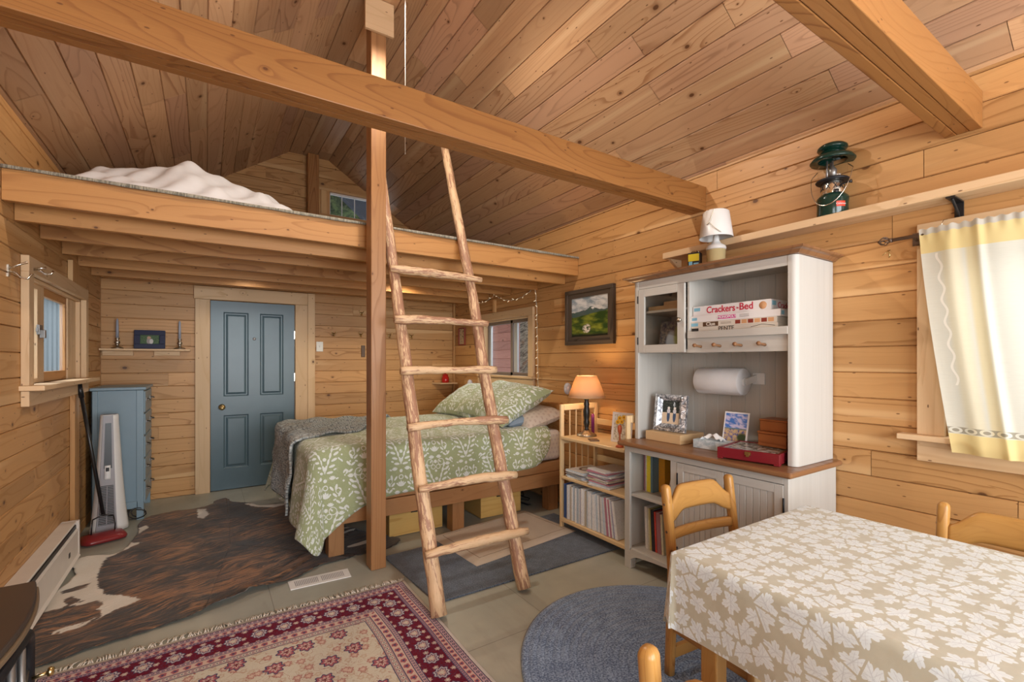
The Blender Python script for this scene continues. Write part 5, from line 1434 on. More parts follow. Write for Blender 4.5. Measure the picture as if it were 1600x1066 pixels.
magstack(2.815, 8, ('%s magazine, %s from the bottom of the left pile, middle shelf', 'beige-covered magazine on top of the left pile, middle shelf'), 'magazines lying in the left pile', 1, ['white', 'pale_blue', 'white', 'grey', 'white', 'pale_blue'])
magstack(2.56, 12, ('%s magazine, %s from the bottom of the right pile, middle shelf', 'dark and white magazine topping the right pile, middle shelf'), 'magazines lying in the right pile', 2, ['white', 'pale_blue', 'rose', 'white', 'cream', 'white', 'rose', 'grey'])
# bedside lamp
BL = thing('table_lamp', 'lit bedside lamp with parchment shade on the bookcase', 'lamp', (2.61, 2.86, .7655)); c = (2.61, 2.86, .7655)
mb = MB(); mb.lathe([(0, 0), (.082, 0), (.080, .012), (.060, .022), (.035, .036), (.024, .05)], c=c, n=24); obj('base', mb, 'silver', BL)
mb = MB(); mb.lathe([(.022, .05), (.014, .06), (.019, .08), (.026, .11), (.020, .13), (.024, .16), (.028, .20), (.020, .24), (.024, .26), (.016, .285), (.020, .30), (.0, .30)], c=c, n=18); obj('stem', mb, 'black', BL)
mb = MB(); mb.lathe([(0, .30), (.034, .302), (.034, .318), (.016, .322), (.014, .345), (.0, .345)], c=c, n=18); obj('socket', mb, 'lampivory', BL)
mb = MB(); mb.lathe([(0, .345), (.010, .35), (.024, .375), (.028, .395), (.020, .42), (0, .428)], c=c, n=14); M['bulbglass'] = flat('lit_bulb', (1, .9, .7), .3, emit=(1., .72, .36), es=9.); obj('bulb', mb, 'bulbglass', BL)
mb = MB(); rings = [[(c[0] + rr_ * math.cos(2 * math.pi * k / 36), c[1] + rr_ * math.sin(2 * math.pi * k / 36), c[2] + z) for k in range(36)] for rr_, z in ((.150, .318), (.128, .38), (.106, .44), (.083, .49))]
mb.loft(rings, caps=False); obj('lamp_shade', mb, 'shade', BL, solid=.002)
for rr_, z in ((.150, .318), (.083, .49)):
    mb = MB(); mb.tube([(c[0] + rr_ * math.cos(2 * math.pi * k / 36), c[1] + rr_ * math.sin(2 * math.pi * k / 36), c[2] + z) for k in range(37)], .003, 6); obj('shade_trim', mb, 'shade', BL)
bulb('bedside_bulb', (c[0], c[1], c[2] + .43), 7.5, (1., .70, .38), .03)
# things on the bookcase
framed('greeting_card', 'white-edged card printed with yellow flowers leaning on the bookcase top', 'card', (2.60, 2.47, .7662), .175, .225, .006, 'paper', 'flowers', Matrix.Rotation(R(-78), 4, 'Z') @ Matrix.Rotation(R(-8), 4, 'X'), th=.006)
mb = MB(); mt = Matrix.Translation((2.50, 2.66, .7660)) @ Matrix.Rotation(R(60), 4, 'Z'); mb.box(-.045, .045, -.035, .035, 0, .008, None, None, mt); tag(obj('coaster', mb, 'thermo', bevel=.001), 'small brown coaster beside the bedside lamp base', 'coaster')
mb = MB(); mb.lathe([(0, 0), (.014, 0), (.014, .15), (.010, .165), (.0, .166)], c=(2.745, 2.93, .7657), n=14); tag(obj('bottle', mb, 'purple'), 'slim purple bottle behind the bedside lamp', 'bottle')
t = thing('wooden_spoon', 'small red-brown carved spoon standing at the right end of the bookcase', 'spoon', (2.46, 2.33, .766))
mb = MB(); mb.lathe([(0, 0), (.012, 0), (.011, .01), (.006, .03), (.005, .09), (.014, .11), (.017, .135), (.012, .155), (0, .16)], c=(2.46, 2.35, .766), n=12); mb.lathe([(0, 0), (.03, 0), (.026, .012), (.01, .022), (0, .022)], c=(2.46, 2.35, .766), n=14); obj('spoon_body', mb, 'woodtool', t)

# ------------------------------------------------------------------ sideboard with hutch
SB = thing('sideboard', 'washed white sideboard with oak counter, open shelves and two beadboard doors', 'sideboard', (2.60, 1.68, 0))
fx, bx, sy0, sy1 = 2.354, 2.862, 1.15, 2.205
mb = MB()
mb.box(fx + .02, bx, sy0, sy0 + .02, .10, .815, 'z'); mb.box(fx + .02, bx, sy1 - .02, sy1, .10, .815, 'z'); mb.box(fx + .02, bx, 1.80, 1.82, .12, .815, 'z')
mb.box(bx - .012, bx, sy0 + .02, sy1 - .02, .12, .81, 'z'); mb.box(fx + .02, bx - .012, sy0 + .02, sy1 - .02, .115, .135, 'y'); mb.box(fx + .02, bx - .012, 1.82, sy1 - .02, .478, .494, 'y')
mb.box(fx + .02, bx - .012, sy0 + .02, sy1 - .02, .795, .814, 'y')
# face frame
mb.box(fx, fx + .02, sy0, sy0 + .022, .12, .815, 'z'); mb.box(fx, fx + .02, 1.79, 1.835, .12, .7745, 'z'); mb.box(fx, fx + .02, sy1 - .045, sy1, .12, .815, 'z'); mb.box(fx, fx + .02, sy0 + .022, sy1 - .045, .775, .815, 'y')
for (a, b) in ((sy0, sy0 + .05), (sy1 - .05, sy1)):
    for xx in (fx, bx - .05): mb.poly([(xx, a, .0), (xx, b, .0), (xx, b + (.0 if b == sy1 else .006), .12), (xx, a - (.0 if a == sy0 else .006), .12)], .05, (1, 0, 0))
n = 24; pts = [(fx, sy0 + .05 + (sy1 - sy0 - .1) * k / n, .062 + .05 * math.sin(math.pi * k / n) ** .35) for k in range(n + 1)]
mb.poly(pts + [(fx, sy1 - .05, .135), (fx, sy0 + .05, .135)], .018, (1, 0, 0))
obj('body', mb, 'white', SB, bevel=.002)
mb = MB(); mb.box(2.312, bx + .003, 1.118, 2.235, .8155, .8445, 'y'); obj('counter', mb, 'ctop', SB, bevel=.010)
def bead(mb, x, y0, y1, z0, z1, w=.042):
    n = max(1, round((y1 - y0) / w)); w = (y1 - y0) / n
    for k in range(n):
        a, b = y0 + k * w, y0 + (k + 1) * w; g = .003
        prof = [(x + .004, a), (x, a + g), (x, b - g), (x + .004, b)]
        for i in range(3):
            p, q_ = prof[i], prof[i + 1]; mb.add([(p[0], p[1], z0), (q_[0], q_[1], z0), (q_[0], q_[1], z1), (p[0], p[1], z1)], [(0, 1, 2, 3)], [[(z0, p[1]), (z0, q_[1]), (z1, q_[1]), (z1, p[1])]], .4)
    mb.box(x + .004, x + .007, y0, y1, z0, z1, 'z', .4)
for i, (a, b) in enumerate(((1.487, 1.788), (1.173, 1.484))):
    mb = MB(); f = .045; x = fx - .002
    mb.box(x, x + .018, a, a + f, .135, .772, 'z'); mb.box(x, x + .018, b - f, b, .135, .772, 'z'); mb.box(x, x + .018, a + f, b - f, .727, .772, 'y'); mb.box(x, x + .018, a + f, b - f, .135, .19, 'y')
    dr = obj('door', mb, 'white', SB, bevel=.002)
    mb = MB(); bead(mb, x + .006, a + f, b - f, .19, .727, .036); obj('beadboard', mb, 'white', dr)
    for z in (.64, .20): mb = MB(); y = b - .004 if i == 0 else a - .002; mb.tube([(x - .002, y, z), (x - .002, y, z + .07)], .0045, 8); obj('hinge', mb, 'darkiron', dr)
    mb = MB(); y = a + .022 if i == 0 else b - .022; mb.tube([(x, y, .69), (x - .022, y, .695), (x - .024, y, .64), (x - .018, y, .60), (x, y, .60)], [.004, .005, .008, .006, .004], 8); obj('pull', mb, 'darkiron', dr)

HU = thing('hutch', 'washed white hutch with glass door, peg rail and oak crown on the sideboard', 'hutch', (2.66, 1.70, .845))
hx, hy0, hy1, hz0, hz1 = 2.47, 1.165, 2.235, .8455, 1.918
mb = MB()
# near side with rounded front post
n = 8; P = [(bx, hy0 + .02), (bx, hy0)] + [(hx + .03 - .03 * math.sin(math.pi / 2 * k / n), hy0 + .03 - .03 * math.cos(math.pi / 2 * k / n)) for k in range(n + 1)] + [(hx, hy0 + .045), (hx + .02, hy0 + .045), (hx + .02, hy0 + .02)]
mb.loft([[(x, y, z) for x, y in P] for z in (hz0, hz1)], smooth=False)
P = [(x, hy0 + hy1 - y) for x, y in P]; mb.loft([[(x, y, z) for x, y in P] for z in (hz0, hz1)], smooth=False)
mb.box(hx + .002, hx + .02, hy0 + .045, hy1 - .045, 1.866, hz1, 'y'); mb.box(hx + .02, bx, hy0 + .02, hy1 - .02, 1.90, hz1, 'y')
mb.box(hx + .0205, bx - .012, 1.800, 1.815, 1.43, 1.8995, 'z')
mb.box(hx + .005, bx - .012, hy0 + .02, 1.80, 1.525, 1.545, 'y'); mb.box(hx + .022, bx - .012, 1.815, hy1 - .02, 1.432, 1.452, 'y'); mb.box(hx + .03, bx - .012, 1.815, hy1 - .02, 1.70, 1.716, 'y')
mb.box(hx - .002, hx + .014, hy0 + .045, 1.80, 1.517, 1.558, 'y')
mb.box(hx + .018, hx + .034, hy0 + .02, 1.80, 1.43, 1.520, 'y')
obj('body', mb, 'white', HU, bevel=.0015)
mb = MB(); bead(mb, bx - .012, hy0 + .02, hy1 - .02, hz0, 1.90, .093); obj('back_panel', mb, 'white', HU)
mb = MB(); rings = []
for ins, z in ((.012, 1.919), (.022, 1.926), (.030, 1.934), (.046, 1.938), (.052, 1.942), (.052, 1.950), (.045, 1.953)):
    rings.append([(bx, hy0 - ins, z), (bx, hy1 + ins, z), (hx - ins, hy1 + ins, z), (hx - ins, hy0 - ins, z)])
mb.loft(rings, smooth=False); obj('crown', mb, 'ctop', HU)
mb = MB(); a, b, z0, z1, f, x = 1.822, 2.188, 1.434, 1.864, .052, hx - .001
mb.box(x, x + .018, a, a + f, z0, z1, 'z'); mb.box(x, x + .018, b - f, b, z0, z1, 'z'); mb.box(x, x + .018, a + f, b - f, z1 - f, z1, 'y'); mb.box(x, x + .018, a + f, b - f, z0, z0 + f, 'y')
gd = obj('glass_door', mb, 'white', HU, bevel=.002)
mb = MB(); mb.box(x + .010, x + .013, a + f - .004, b - f + .004, z0 + f - .004, z1 - f + .004); obj('pane', mb, 'smoke', gd)
mb = MB(); mb.lathe([(0, 0), (.006, 0), (.006, .010), (.015, .016), (.016, .022), (.010, .028), (0, .029)], mtx=Matrix.Translation((x, a + .025, 1.635)) @ Matrix.Rotation(R(-90), 4, 'Y'), n=14); obj('knob', mb, 'silver', gd)
for z in (1.49, 1.77): mb = MB(); mb.tube([(x - .001, b + .003, z), (x - .001, b + .003, z + .05)], .004, 8); obj('hinge', mb, 'darkiron', gd)
for y in (1.719, 1.594, 1.467, 1.335):
    mb = MB(); mb.lathe([(0, 0), (.009, 0), (.007, .02), (.006, .045), (.010, .055), (.012, .064), (.009, .071), (0, .073)], mtx=Matrix.Translation((hx + .018, y, 1.466)) @ Matrix.Rotation(R(-84), 4, 'Y'), n=12); obj('peg', mb, 'ctop', HU)

# inside the glass door
mb = MB(); mb.box(2.55, 2.80, 1.92, 2.17, 1.7165, 1.75); mb.box(2.56, 2.80, 1.90, 2.05, 1.7505, 1.775); tag(obj('wooden_box', mb, 'cork', bevel=.002), 'flat light wooden box on the upper shelf behind the glass door', 'box')
mt = Matrix.Translation((2.60, 2.02, 1.4525)) @ Matrix.Rotation(R(-80), 4, 'Z') @ Matrix.Rotation(R(-12), 4, 'X')
def leaf_card(name, label, cat, mt, w, h, kind, th=.004, both='paper'):
    t = thing(name, label, cat, mt.translation)
    mb = MB(); mb.box(-w / 2, w / 2, 0, th, 0, h, None, None, mt); obj('backing', mb, both, t)
    mb = MB(); P = [mt @ Vector(p) for p in ((-w / 2, -.0008, 0), (w / 2, -.0008, 0), (w / 2, -.0008, h), (-w / 2, -.0008, h))]; mb.add(P, [(0, 1, 2, 3)], [[(0, 0), (1, 0), (1, 1), (0, 1)]]); obj('picture', mb, pic(kind), t)
    return t
leaf_card('brochure', 'brochure with blue and green pictures leaning behind the glass door', 'brochure', mt, .19, .20, 'brochure')
mb = MB(); mb.box(2.66, 2.80, 1.87, 1.93, 1.4525, 1.56); tag(obj('book', mb, 'navyframe', bevel=.002), 'dark book standing in the shadow behind the glass door', 'book')

# board games
def gamebox(label, x, y0, y1, z0, z1, mat):
    t = thing('board_game', label, 'board game', (x + .15, (y0 + y1) / 2, z0), None)
    mb = MB(); mb.box(x, min(x + .30, 2.835), y0, y1, z0, z1); obj('box_lid', mb, mat, t, bevel=.0015)
    def rect(ya, yb, za, zb, m, nm='printed_panel', face='x', d=.0006):
        mb = MB(); mb.box(x - d, x + .0002, yb, ya, za, zb) if face == 'x' else mb.box(ya, yb, y0 - d, y0 + .0002, za, zb); return obj(nm, mb, m, t)
    return t, rect
x = 2.502
t, rc = gamebox('PENTE board game box at the bottom of the stack of four', x, 1.275, 1.795, 1.5455, 1.5825, 'boxcream')
rc(1.792, 1.745, 1.560, 1.578, 'ink'); text('lettering', 'PENTE', .034, (x - .001, 1.565, 1.568), ROT_RW, 'ink', t)
mb = MB(); mb.tube([(x - .0008, 1.42, 1.567), (x - .0008, 1.36, 1.578), (x - .0008, 1.345, 1.577), (x - .0008, 1.29, 1.568)], .0012, 5); obj('printed_line', mb, 'ink', t)
t, rc = gamebox('Clue board game box with portraits, second from the bottom of the stack', x, 1.28, 1.80, 1.583, 1.6145, 'boxcream')
rc(1.795, 1.748, 1.590, 1.609, 'bluetag'); rc(1.715, 1.615, 1.586, 1.6115, 'brownp'); text('lettering', 'Clue', .028, (x - .001, 1.664, 1.599), ROT_RW, 'boxcream', t, bold=.0006, sx=1.1)
for k in range(6): rc(1.51 - k * .037, 1.51 - k * .037 - .030, 1.590, 1.611, 'tan' if k % 2 else 'hangbrown', 'portrait')
for z in (1.604, 1.597): rc(1.60, 1.535, z - .001, z + .001, 'brownp', 'printed_line')
t, rc = gamebox('white MONOPOLY board game box, second from the top of the stack', x, 1.262, 1.80, 1.615, 1.653, 'boxwhite')
rc(1.79, 1.755, 1.625, 1.642, 'bluetag'); rc(1.618, 1.506, 1.624, 1.645, 'pinkp'); text('lettering', 'MONOPOLY', .0205, (x - .001, 1.562, 1.6345), ROT_RW, 'boxwhite', t, bold=.0005)
for z in (1.641, 1.634, 1.628): rc(1.485, 1.43, z - .0008, z + .0008, 'thermo', 'printed_line')
rc(x + .01, x + .04, 1.624, 1.645, 'bluetag', face='y')
t, rc = gamebox('white Crackers in Bed board game box on top of the stack', x + .016, 1.318, 1.795, 1.6535, 1.712, 'boxwhite')
x2 = x + .016; rc(1.787, 1.745, 1.683, 1.703, 'bluetag'); text('lettering', 'Crackers', .055, (x2 - .001, 1.610, 1.683), ROT_RW, 'rust', t, bold=.0008, sx=.90); text('lettering', 'in', .017, (x2 - .001, 1.505, 1.682), ROT_RW, 'rust', t, bold=.0004); text('lettering', 'Bed', .056, (x2 - .001, 1.455, 1.685), ROT_RW, 'rust', t, bold=.0008, sx=.95)
mb = MB(); mb.lathe([(0, 0), (.021, 0), (.021, .0006), (0, .0006)], mtx=Matrix.Translation((x2, 1.362, 1.682)) @ Matrix.Rotation(R(-90), 4, 'Y'), n=24); obj('printed_cracker', mb, 'tan', t)
rc(x2 + .01, x2 + .05, 1.680, 1.704, 'bluetag', face='y')
text('lettering', 'Crackers', .045, (x2 + .15, 1.3174, 1.682), Matrix(((1, 0, 0), (0, 0, -1), (0, 1, 0))), 'rust', t)

# paper towel
PT = thing('paper_towel_roll', 'white paper towel roll on a wall holder inside the hutch', 'paper towel', (2.76, 1.74, 1.17))
mtx = Matrix.Translation((2.745, 1.60, 1.252)) @ Matrix.Rotation(R(-90), 4, 'X')
mb = MB(); mb.lathe([(.022, 0), (.080, 0), (.0825, .004), (.0825, .296), (.080, .30), (.022, .30)], mtx=mtx, n=40, caps=False); mb.lathe([(.022, .0), (.022, .30)], mtx=mtx, n=24, caps=False)
mb.grid(lambda a, b: (2.745 - .083 * math.cos(.9 + a * .5), 1.602 + b * .296, 1.252 - .083 * math.sin(.9 + a * .5) - .004 * a), 4, 12); obj('roll', mb, 'towel', PT)
mb = MB()
mb.box(2.838, 2.849, 1.525, 1.60, 1.235, 1.305); mb.bar((2.84, 1.575, 1.275), (2.745, 1.590, 1.250), .012, .040); mb.lathe([(0, -.012), (.026, -.012), (.026, -.001), (.018, .01), (0, .01)], mtx=mtx, n=20)
obj('holder_arm', mb, 'plaswhite', PT, bevel=.002); mb = MB(); mb.box(2.838, 2.849, 1.905, 1.97, 1.235, 1.305); mb.bar((2.84, 1.92, 1.275), (2.745, 1.906, 1.250), .012, .040)
obj('holder_arm', mb, 'plaswhite', PT, bevel=.002)
# counter things
mb = MB(); mb.box(2.515, 2.76, 1.885, 2.165, .8452, .9055, 'y'); tag(obj('wooden_block', mb, 'cork', bevel=.003), 'thick pale wooden block on the counter beneath the crystal frame', 'wooden block')
mt = Matrix.Translation((2.60, 2.03, .907)) @ Matrix.Rotation(R(-84), 4, 'Z') @ Matrix.Rotation(R(-8), 4, 'X')
t = thing('crystal_picture_frame', 'crystal frame with a photo of two small children on the wooden block', 'picture frame', (2.60, 2.03, .907))
mb = MB(); W_, H_ = .235, .245
def cr(a0, a1, z0, z1, b0, b1, y0, y1):
    pass
outer = [(-W_ / 2, 0), (W_ / 2, 0), (W_ / 2, H_), (-W_ / 2, H_)]; inner = [(-.062, .05), (.062, .05), (.062, .205), (-.062, .205)]
midr = [(-.088, .028), (.088, .028), (.088, .226), (-.088, .226)]
lay = [(outer, .0), (outer, -.022), (midr, -.034), (inner, -.012)]
for (A1, y1_), (A2, y2_) in zip(lay[:-1], lay[1:]):
    V = [mt @ Vector((p[0], y1_, p[1])) for p in A1] + [mt @ Vector((p[0], y2_, p[1])) for p in A2]; mb.add(V, [(j, (j + 1) % 4, 4 + (j + 1) % 4, 4 + j) for j in range(4)], [[(0, 0)] * 4] * 4)
mb.add([mt @ Vector((p[0], 0, p[1])) for p in outer], [(0, 1, 2, 3)], [[(0, 0)] * 4]); obj('frame', mb, 'pressed', t)
mb = MB(); mb.add([mt @ Vector((p[0], -.011, p[1])) for p in inner], [(0, 1, 2, 3)], [[(0, 0), (1, 0), (1, 1), (0, 1)]]); obj('picture', mb, pic('children'), t)
t = thing('tissue_box', 'blue marbled tissue box with white tissues on the counter', 'tissue box', (2.58, 1.69, .8452))
mb = MB(); mt = Matrix.Translation((2.585, 1.685, .8452)) @ Matrix.Rotation(R(3), 4, 'Z'); mb.box(-.058, .058, -.115, .115, 0, .052, None, None, mt); obj('carton', mb, 'tissue', t, bevel=.002)
mb = MB(); mb.grid(lambda a, b: tuple(mt @ Vector(((b - .5) * .07 * (1.1 - .8 * math.sin(a * math.pi)), (a - .5) * .15 + .02, .053 + .038 * math.sin(a * math.pi * .9 + .3) ** 2 * (1 - abs(b - .5)) + .010 * math.sin(a * 17 + b * 5)))), 24, 10); obj('tissue', mb, 'paper', t)
mt = Matrix.Translation((2.672, 1.625, .8460)) @ Matrix.Rotation(R(-84), 4, 'Z') @ Matrix.Rotation(R(-14), 4, 'X')
leaf_card('postcard', 'painted coast postcard leaning behind the tissue box', 'card', mt, .150, .225, 'coast')
# mahogany case and cedar boxes
t = thing('backgammon_case', 'flat mahogany case with a glass lid and brass clasp on the counter', 'case', (2.5, 1.38, .845))
mt = Matrix.Translation((2.352, 1.525, .8455)) @ Matrix.Rotation(R(-79.5), 4, 'Z')
W_, D_, H_ = .312, .31, .062
mb = MB()
for a in ((0, W_, 0, .018), (0, W_, D_ - .018, D_), (0, .018, .018, D_ - .018), (W_ - .018, W_, .018, D_ - .018)): mb.box(*a, .008, H_, None, None, mt)
mb.box(.01, W_ - .01, .01, D_ - .01, .004, .012, None, None, mt)
for a in ((.0, 0), (W_ - .03, 0), (0, D_ - .03), (W_ - .03, D_ - .03)): mb.box(a[0], a[0] + .03, a[1], a[1] + .03, 0, .01, None, None, mt)
obj('case_body', mb, 'maroonbox', t, bevel=.003)
def checker():
    m = Mat('case_inlay'); u, v = m.uv(); n = m.noise(m.vec(u * 8., v * 8.), 1., 3., .6, .8); m.col(m.mix(m.ss(n, .42, .58), (.16, .15, .13), (.62, .63, .62))); m.rough(.15); return m.mat
mb = MB(); P = [mt @ Vector(p) for p in ((.018, .018, H_ - .004), (W_ - .018, .018, H_ - .004), (W_ - .018, D_ - .018, H_ - .004), (.018, D_ - .018, H_ - .004))]; mb.add(P, [(0, 1, 2, 3)], [[(0, 0), (1, 0), (1, 1), (0, 1)]]); obj('inlaid_lid', mb, checker(), t)
mb = MB(); mb.box(.145, .175, -.004, .0, .038, .056, None, None, mt); mb.box(.152, .168, -.007, -.003, .030, .048, None, None, mt); obj('clasp', mb, 'brass', t)
def cbox(label, c, w, d, h, rz):
    t = thing('cedar_box', label, 'box', c); mt = Matrix.Translation(c) @ Matrix.Rotation(R(rz), 4, 'Z')
    mb = MB(); mb.box(-w / 2, w / 2, -d / 2, d / 2, 0, h * .84, 'y', None, mt); obj('box_body', mb, 'cedar', t, bevel=.003)
    mb = MB(); mb.box(-w / 2 - .003, w / 2 + .003, -d / 2 - .003, d / 2 + .003, h * .85, h, 'y', None, mt); obj('box_lid', mb, 'cedar', t, bevel=.003)
cbox('larger red cedar box resting on the mahogany case', (2.655, 1.345, .908), .15, .155, .082, -2)
cbox('smaller cedar box stacked on top of the larger cedar box', (2.665, 1.350, .9905), .135, .145, .066, 0)
# books in the sideboard
def book(y1, w, h, d, z, c, label, lean=0, x0=None, group=None):
    nm = 'book_' + c; 
    mt = Matrix.Translation((0, y1, z)) @ Matrix.Rotation(R(-lean), 4, 'X'); x0 = x0 or 2.46
    t = thing('book', label, 'book', (x0, y1 - w / 2, z), group)
    mb = MB(); mb.box(x0, x0 + d, -w, -w + .0022, 0, h, None, None, mt); mb.box(x0, x0 + d, -.0022, 0, 0, h, None, None, mt); mb.box(x0 - .001, x0 + .002, -w, 0, 0, h, None, None, mt); obj('cover', mb, M[c], t)
    mb = MB(); mb.box(x0 + .003, x0 + d - .004, -w + .0025, -.0025, .003, h - .004, None, None, mt); obj('pages', mb, 'paper', t)
    return t
for n_, c in dict(bk_rose=(.32, .14, .16), bk_white=(.66, .64, .60), bk_yellow=(.80, .68, .02), bk_teal=(.13, .25, .32), bk_orange=(.74, .36, .02), bk_purple=(.20, .10, .28), bk_black=(.015, .015, .02), bk_cream=(.62, .58, .42), bk_red=(.52, .05, .03), bk_olive=(.42, .36, .12)).items(): M[n_] = spine_mat(n_, c)
z = .4945
y = 2.165
for w_, h_, c, l in ((.012, .26, 'bk_rose', 'dusty rose booklet at the left end of the sideboard upper shelf'), (.010, .265, 'bk_white', 'white booklet beside the yellow book on the upper shelf'), (.032, .27, 'bk_yellow', 'bright yellow book on the sideboard upper shelf'), (.018, .262, 'bk_teal', 'slate teal book right of the bright yellow book'), (.050, .275, 'bk_orange', 'orange and yellow lettered book standing behind the leaning ones')):
    t_ = book(y, w_, h_, .20, z, c, l, x0=2.50 if c != 'bk_orange' else 2.56); y -= w_ + .001
# leaning pair: tops rest against the orange book
book(1.935, .024, .215, .17, z + .0, 'bk_white', 'white and purple covered book leaning on the upper shelf', lean=-14, x0=2.44)
t = book(1.885, .022, .20, .17, z + .0, 'bk_purple', 'spiral-bound purple notebook leaning at the right of the upper shelf', lean=-17, x0=2.43)
mb = MB()
for k in range(14):
    c_ = Vector((2.428, 1.874, z)) + Matrix.Rotation(R(17), 3, 'X') @ Vector((0, 0, .012 + k * .0135)); mb.tube([c_ + Vector((.006 * math.cos(a), .010 * math.sin(a), 0)) for a in [math.pi * 2 * j / 8 for j in range(9)]], .0014, 4)
obj('spiral', mb, 'black', t)
z = .1355; y = 2.10
for w_, h_, c, l, ln in ((.022, .275, 'bk_white', 'tall white folder at the left of the sideboard lower shelf', 2), (.012, .27, 'bk_cream', 'cream booklet next to the tall white folder', 2), (.012, .268, 'bk_olive', 'olive yellow book left of the black one, lower shelf', 3), (.024, .265, 'bk_black', 'black book on the sideboard lower shelf', 3), (.014, .26, 'bk_red', 'red book right of the black one, lower shelf', 3), (.030, .262, 'bk_rose', 'brick and grey book at the right of the lower shelf', 3), (.016, .255, 'bk_cream', 'cream book half hidden behind the chair, lower shelf', 3)):
    book(y, w_, h_, .20, z + .001, c, l, lean=ln, x0=2.44); y -= w_ + .003

# ------------------------------------------------------------------ long wall shelf with lantern
t = thing('long_wall_shelf', 'long pine shelf high on the right wall carrying the lantern', 'shelf', (2.79, .1, 2.105))
mb = MB(); mb.box(2.722, XR - .001, -1.9, 2.19, 2.105, 2.147, 'y'); obj('board', mb, 'trimw', t, bevel=.004)
mb = MB(); mb.poly([(2.74, 2.14, 2.104), (2.868, 2.14, 2.104), (2.868, 2.14, 2.02)], .02, (0, 1, 0)); obj('bracket', mb, 'trimw', t)
for y in (.655, -.8):
    mb = MB(); mb.box(2.735, XR - .002, y - .016, y + .016, 2.098, 2.1045); mb.box(XR - .009, XR - .002, y - .016, y + .016, 2.0, 2.100); mb.tube([(2.76, y, 2.098), (2.845, y, 2.05), (XR - .006, y, 2.02)], .006, 6); obj('angle_bracket', mb, 'black', t, bevel=.001)
LN = thing('camping_lantern', 'dark green camping lantern with wire bail on the long shelf', 'lantern', (2.795, 1.14, 2.1475)); c = (2.795, 1.14, 2.1475); LS = 1.0
mb = MB(); mb.lathe([(0, 0), (.070, 0), (.072, .004), (.070, .06), (.074, .085), (.072, .10), (.055, .118), (.040, .124), (0, .126)], c=c, n=36); obj('fount', mb, 'green', LN)
mb = MB(); mb.lathe([(.050, .120), (.052, .13), (.052, .180), (.048, .186)], c=c, n=30, caps=False); obj('burner_collar', mb, 'chrome', LN)
mb = MB()
for k in range(10):
    a = 2 * math.pi * k / 10; u_ = Vector((-math.sin(a), math.cos(a), 0)); p = Vector(c) + Vector((.0525 * math.cos(a), .0525 * math.sin(a), .155))
    mb.bar(p - u_ * .009 + Vector((0, 0, -.014)), p + u_ * .009 + Vector((0, 0, .014)), .002, .004); mb.bar(p - u_ * .009 + Vector((0, 0, .014)), p + u_ * .009 + Vector((0, 0, -.014)), .002, .004)
obj('collar_slots', mb, 'black', LN)
mb = MB(); mb.lathe([(.045, .186), (.074, .184), (.078, .190), (.072, .197), (.045, .197)], c=c, n=36, caps=False); obj('globe_plate', mb, 'darkiron', LN)
mb = MB(); mb.lathe([(.062, .197), (.066, .22), (.067, .26), (.064, .306)], c=c, n=36, caps=False); obj('glass_globe', mb, 'glass', LN)
mb = MB()
for dx_, dy_ in ((.0, .0), (.02, .018), (-.02, .018)): mb.tube([(c[0] + dx_, c[1] + dy_, c[2] + .19), (c[0] + dx_, c[1] + dy_, c[2] + .30)], .0055, 8)
mb.lathe([(.006, .21), (.020, .225), (.021, .25), (.008, .27)], c=c, n=12, caps=False); obj('burner_tubes', mb, 'pewter', LN)
mb = MB(); mb.lathe([(.066, .300), (.100, .292), (.104, .298), (.090, .318), (.066, .330), (.058, .338), (.056, .345)], c=c, n=40, caps=False); mb.lathe([(.050, .338), (.050, .352), (.066, .356), (.070, .362), (.068, .372), (.056, .382), (.030, .388), (0, .389)], c=c, n=36); mb.lathe([(0, .388), (.006, .389), (.007, .399), (.0, .404)], c=c, n=10); obj('ventilator_cap', mb, 'green', LN)
mb = MB(); P = []
for k in range(21):
    a = -.1 + (math.pi + .2) * k / 20; P.append((c[0] - .062 * math.sin(a) - .01, c[1] + .098 * math.cos(a), c[2] + .235 - .185 * math.sin(max(0, min(math.pi, a)))))
P = [(c[0], c[1] + .072, c[2] + .205 + .055)] + P + [(c[0], c[1] - .072, c[2] + .205 + .055)]
mb.tube(P, .0022, 6); obj('bail_handle', mb, 'chrome', LN)
mb = MB(); mb.tube([(c[0] - .02, c[1] - .05, c[2] + .155), (c[0] - .03, c[1] - .085, c[2] + .155), (c[0] - .03, c[1] - .100, c[2] + .155)], [.004, .004, .010], 8); mb.lathe([(0, .0), (.014, 0), (.014, .02), (0, .022)], c=(c[0] - .035, c[1] - .03, c[2] + .112), n=12); obj('valve_knob', mb, 'black', LN)
def curved_text(body, size, zc, a0, rad, mat, parent, c):
    o = text('lettering', body, size, (0, 0, 0), Matrix.Identity(3), mat, None)
    for v in o.data.vertices:
        a = a0 - v.co.x / rad; z = v.co.y; r_ = rad + v.co.z + .0012
        v.co = Vector((c[0] + r_ * -math.cos(a), c[1] + r_ * math.sin(a), c[2] + zc + z)) - worldloc(parent)
    o.parent = parent; return o
mb = MB(); mb.grid(lambda a, b: (c[0] - .0725 * math.cos(-.62 + a * -.62), c[1] + .0725 * math.sin(-.62 + a * -.62), c[2] + .036 + b * .028), 8, 2)
obj('label_plate', mb, 'red2', LN); curved_text('Coleman', .0135, .050, -.93, .0725, 'boxwhite', LN, c)
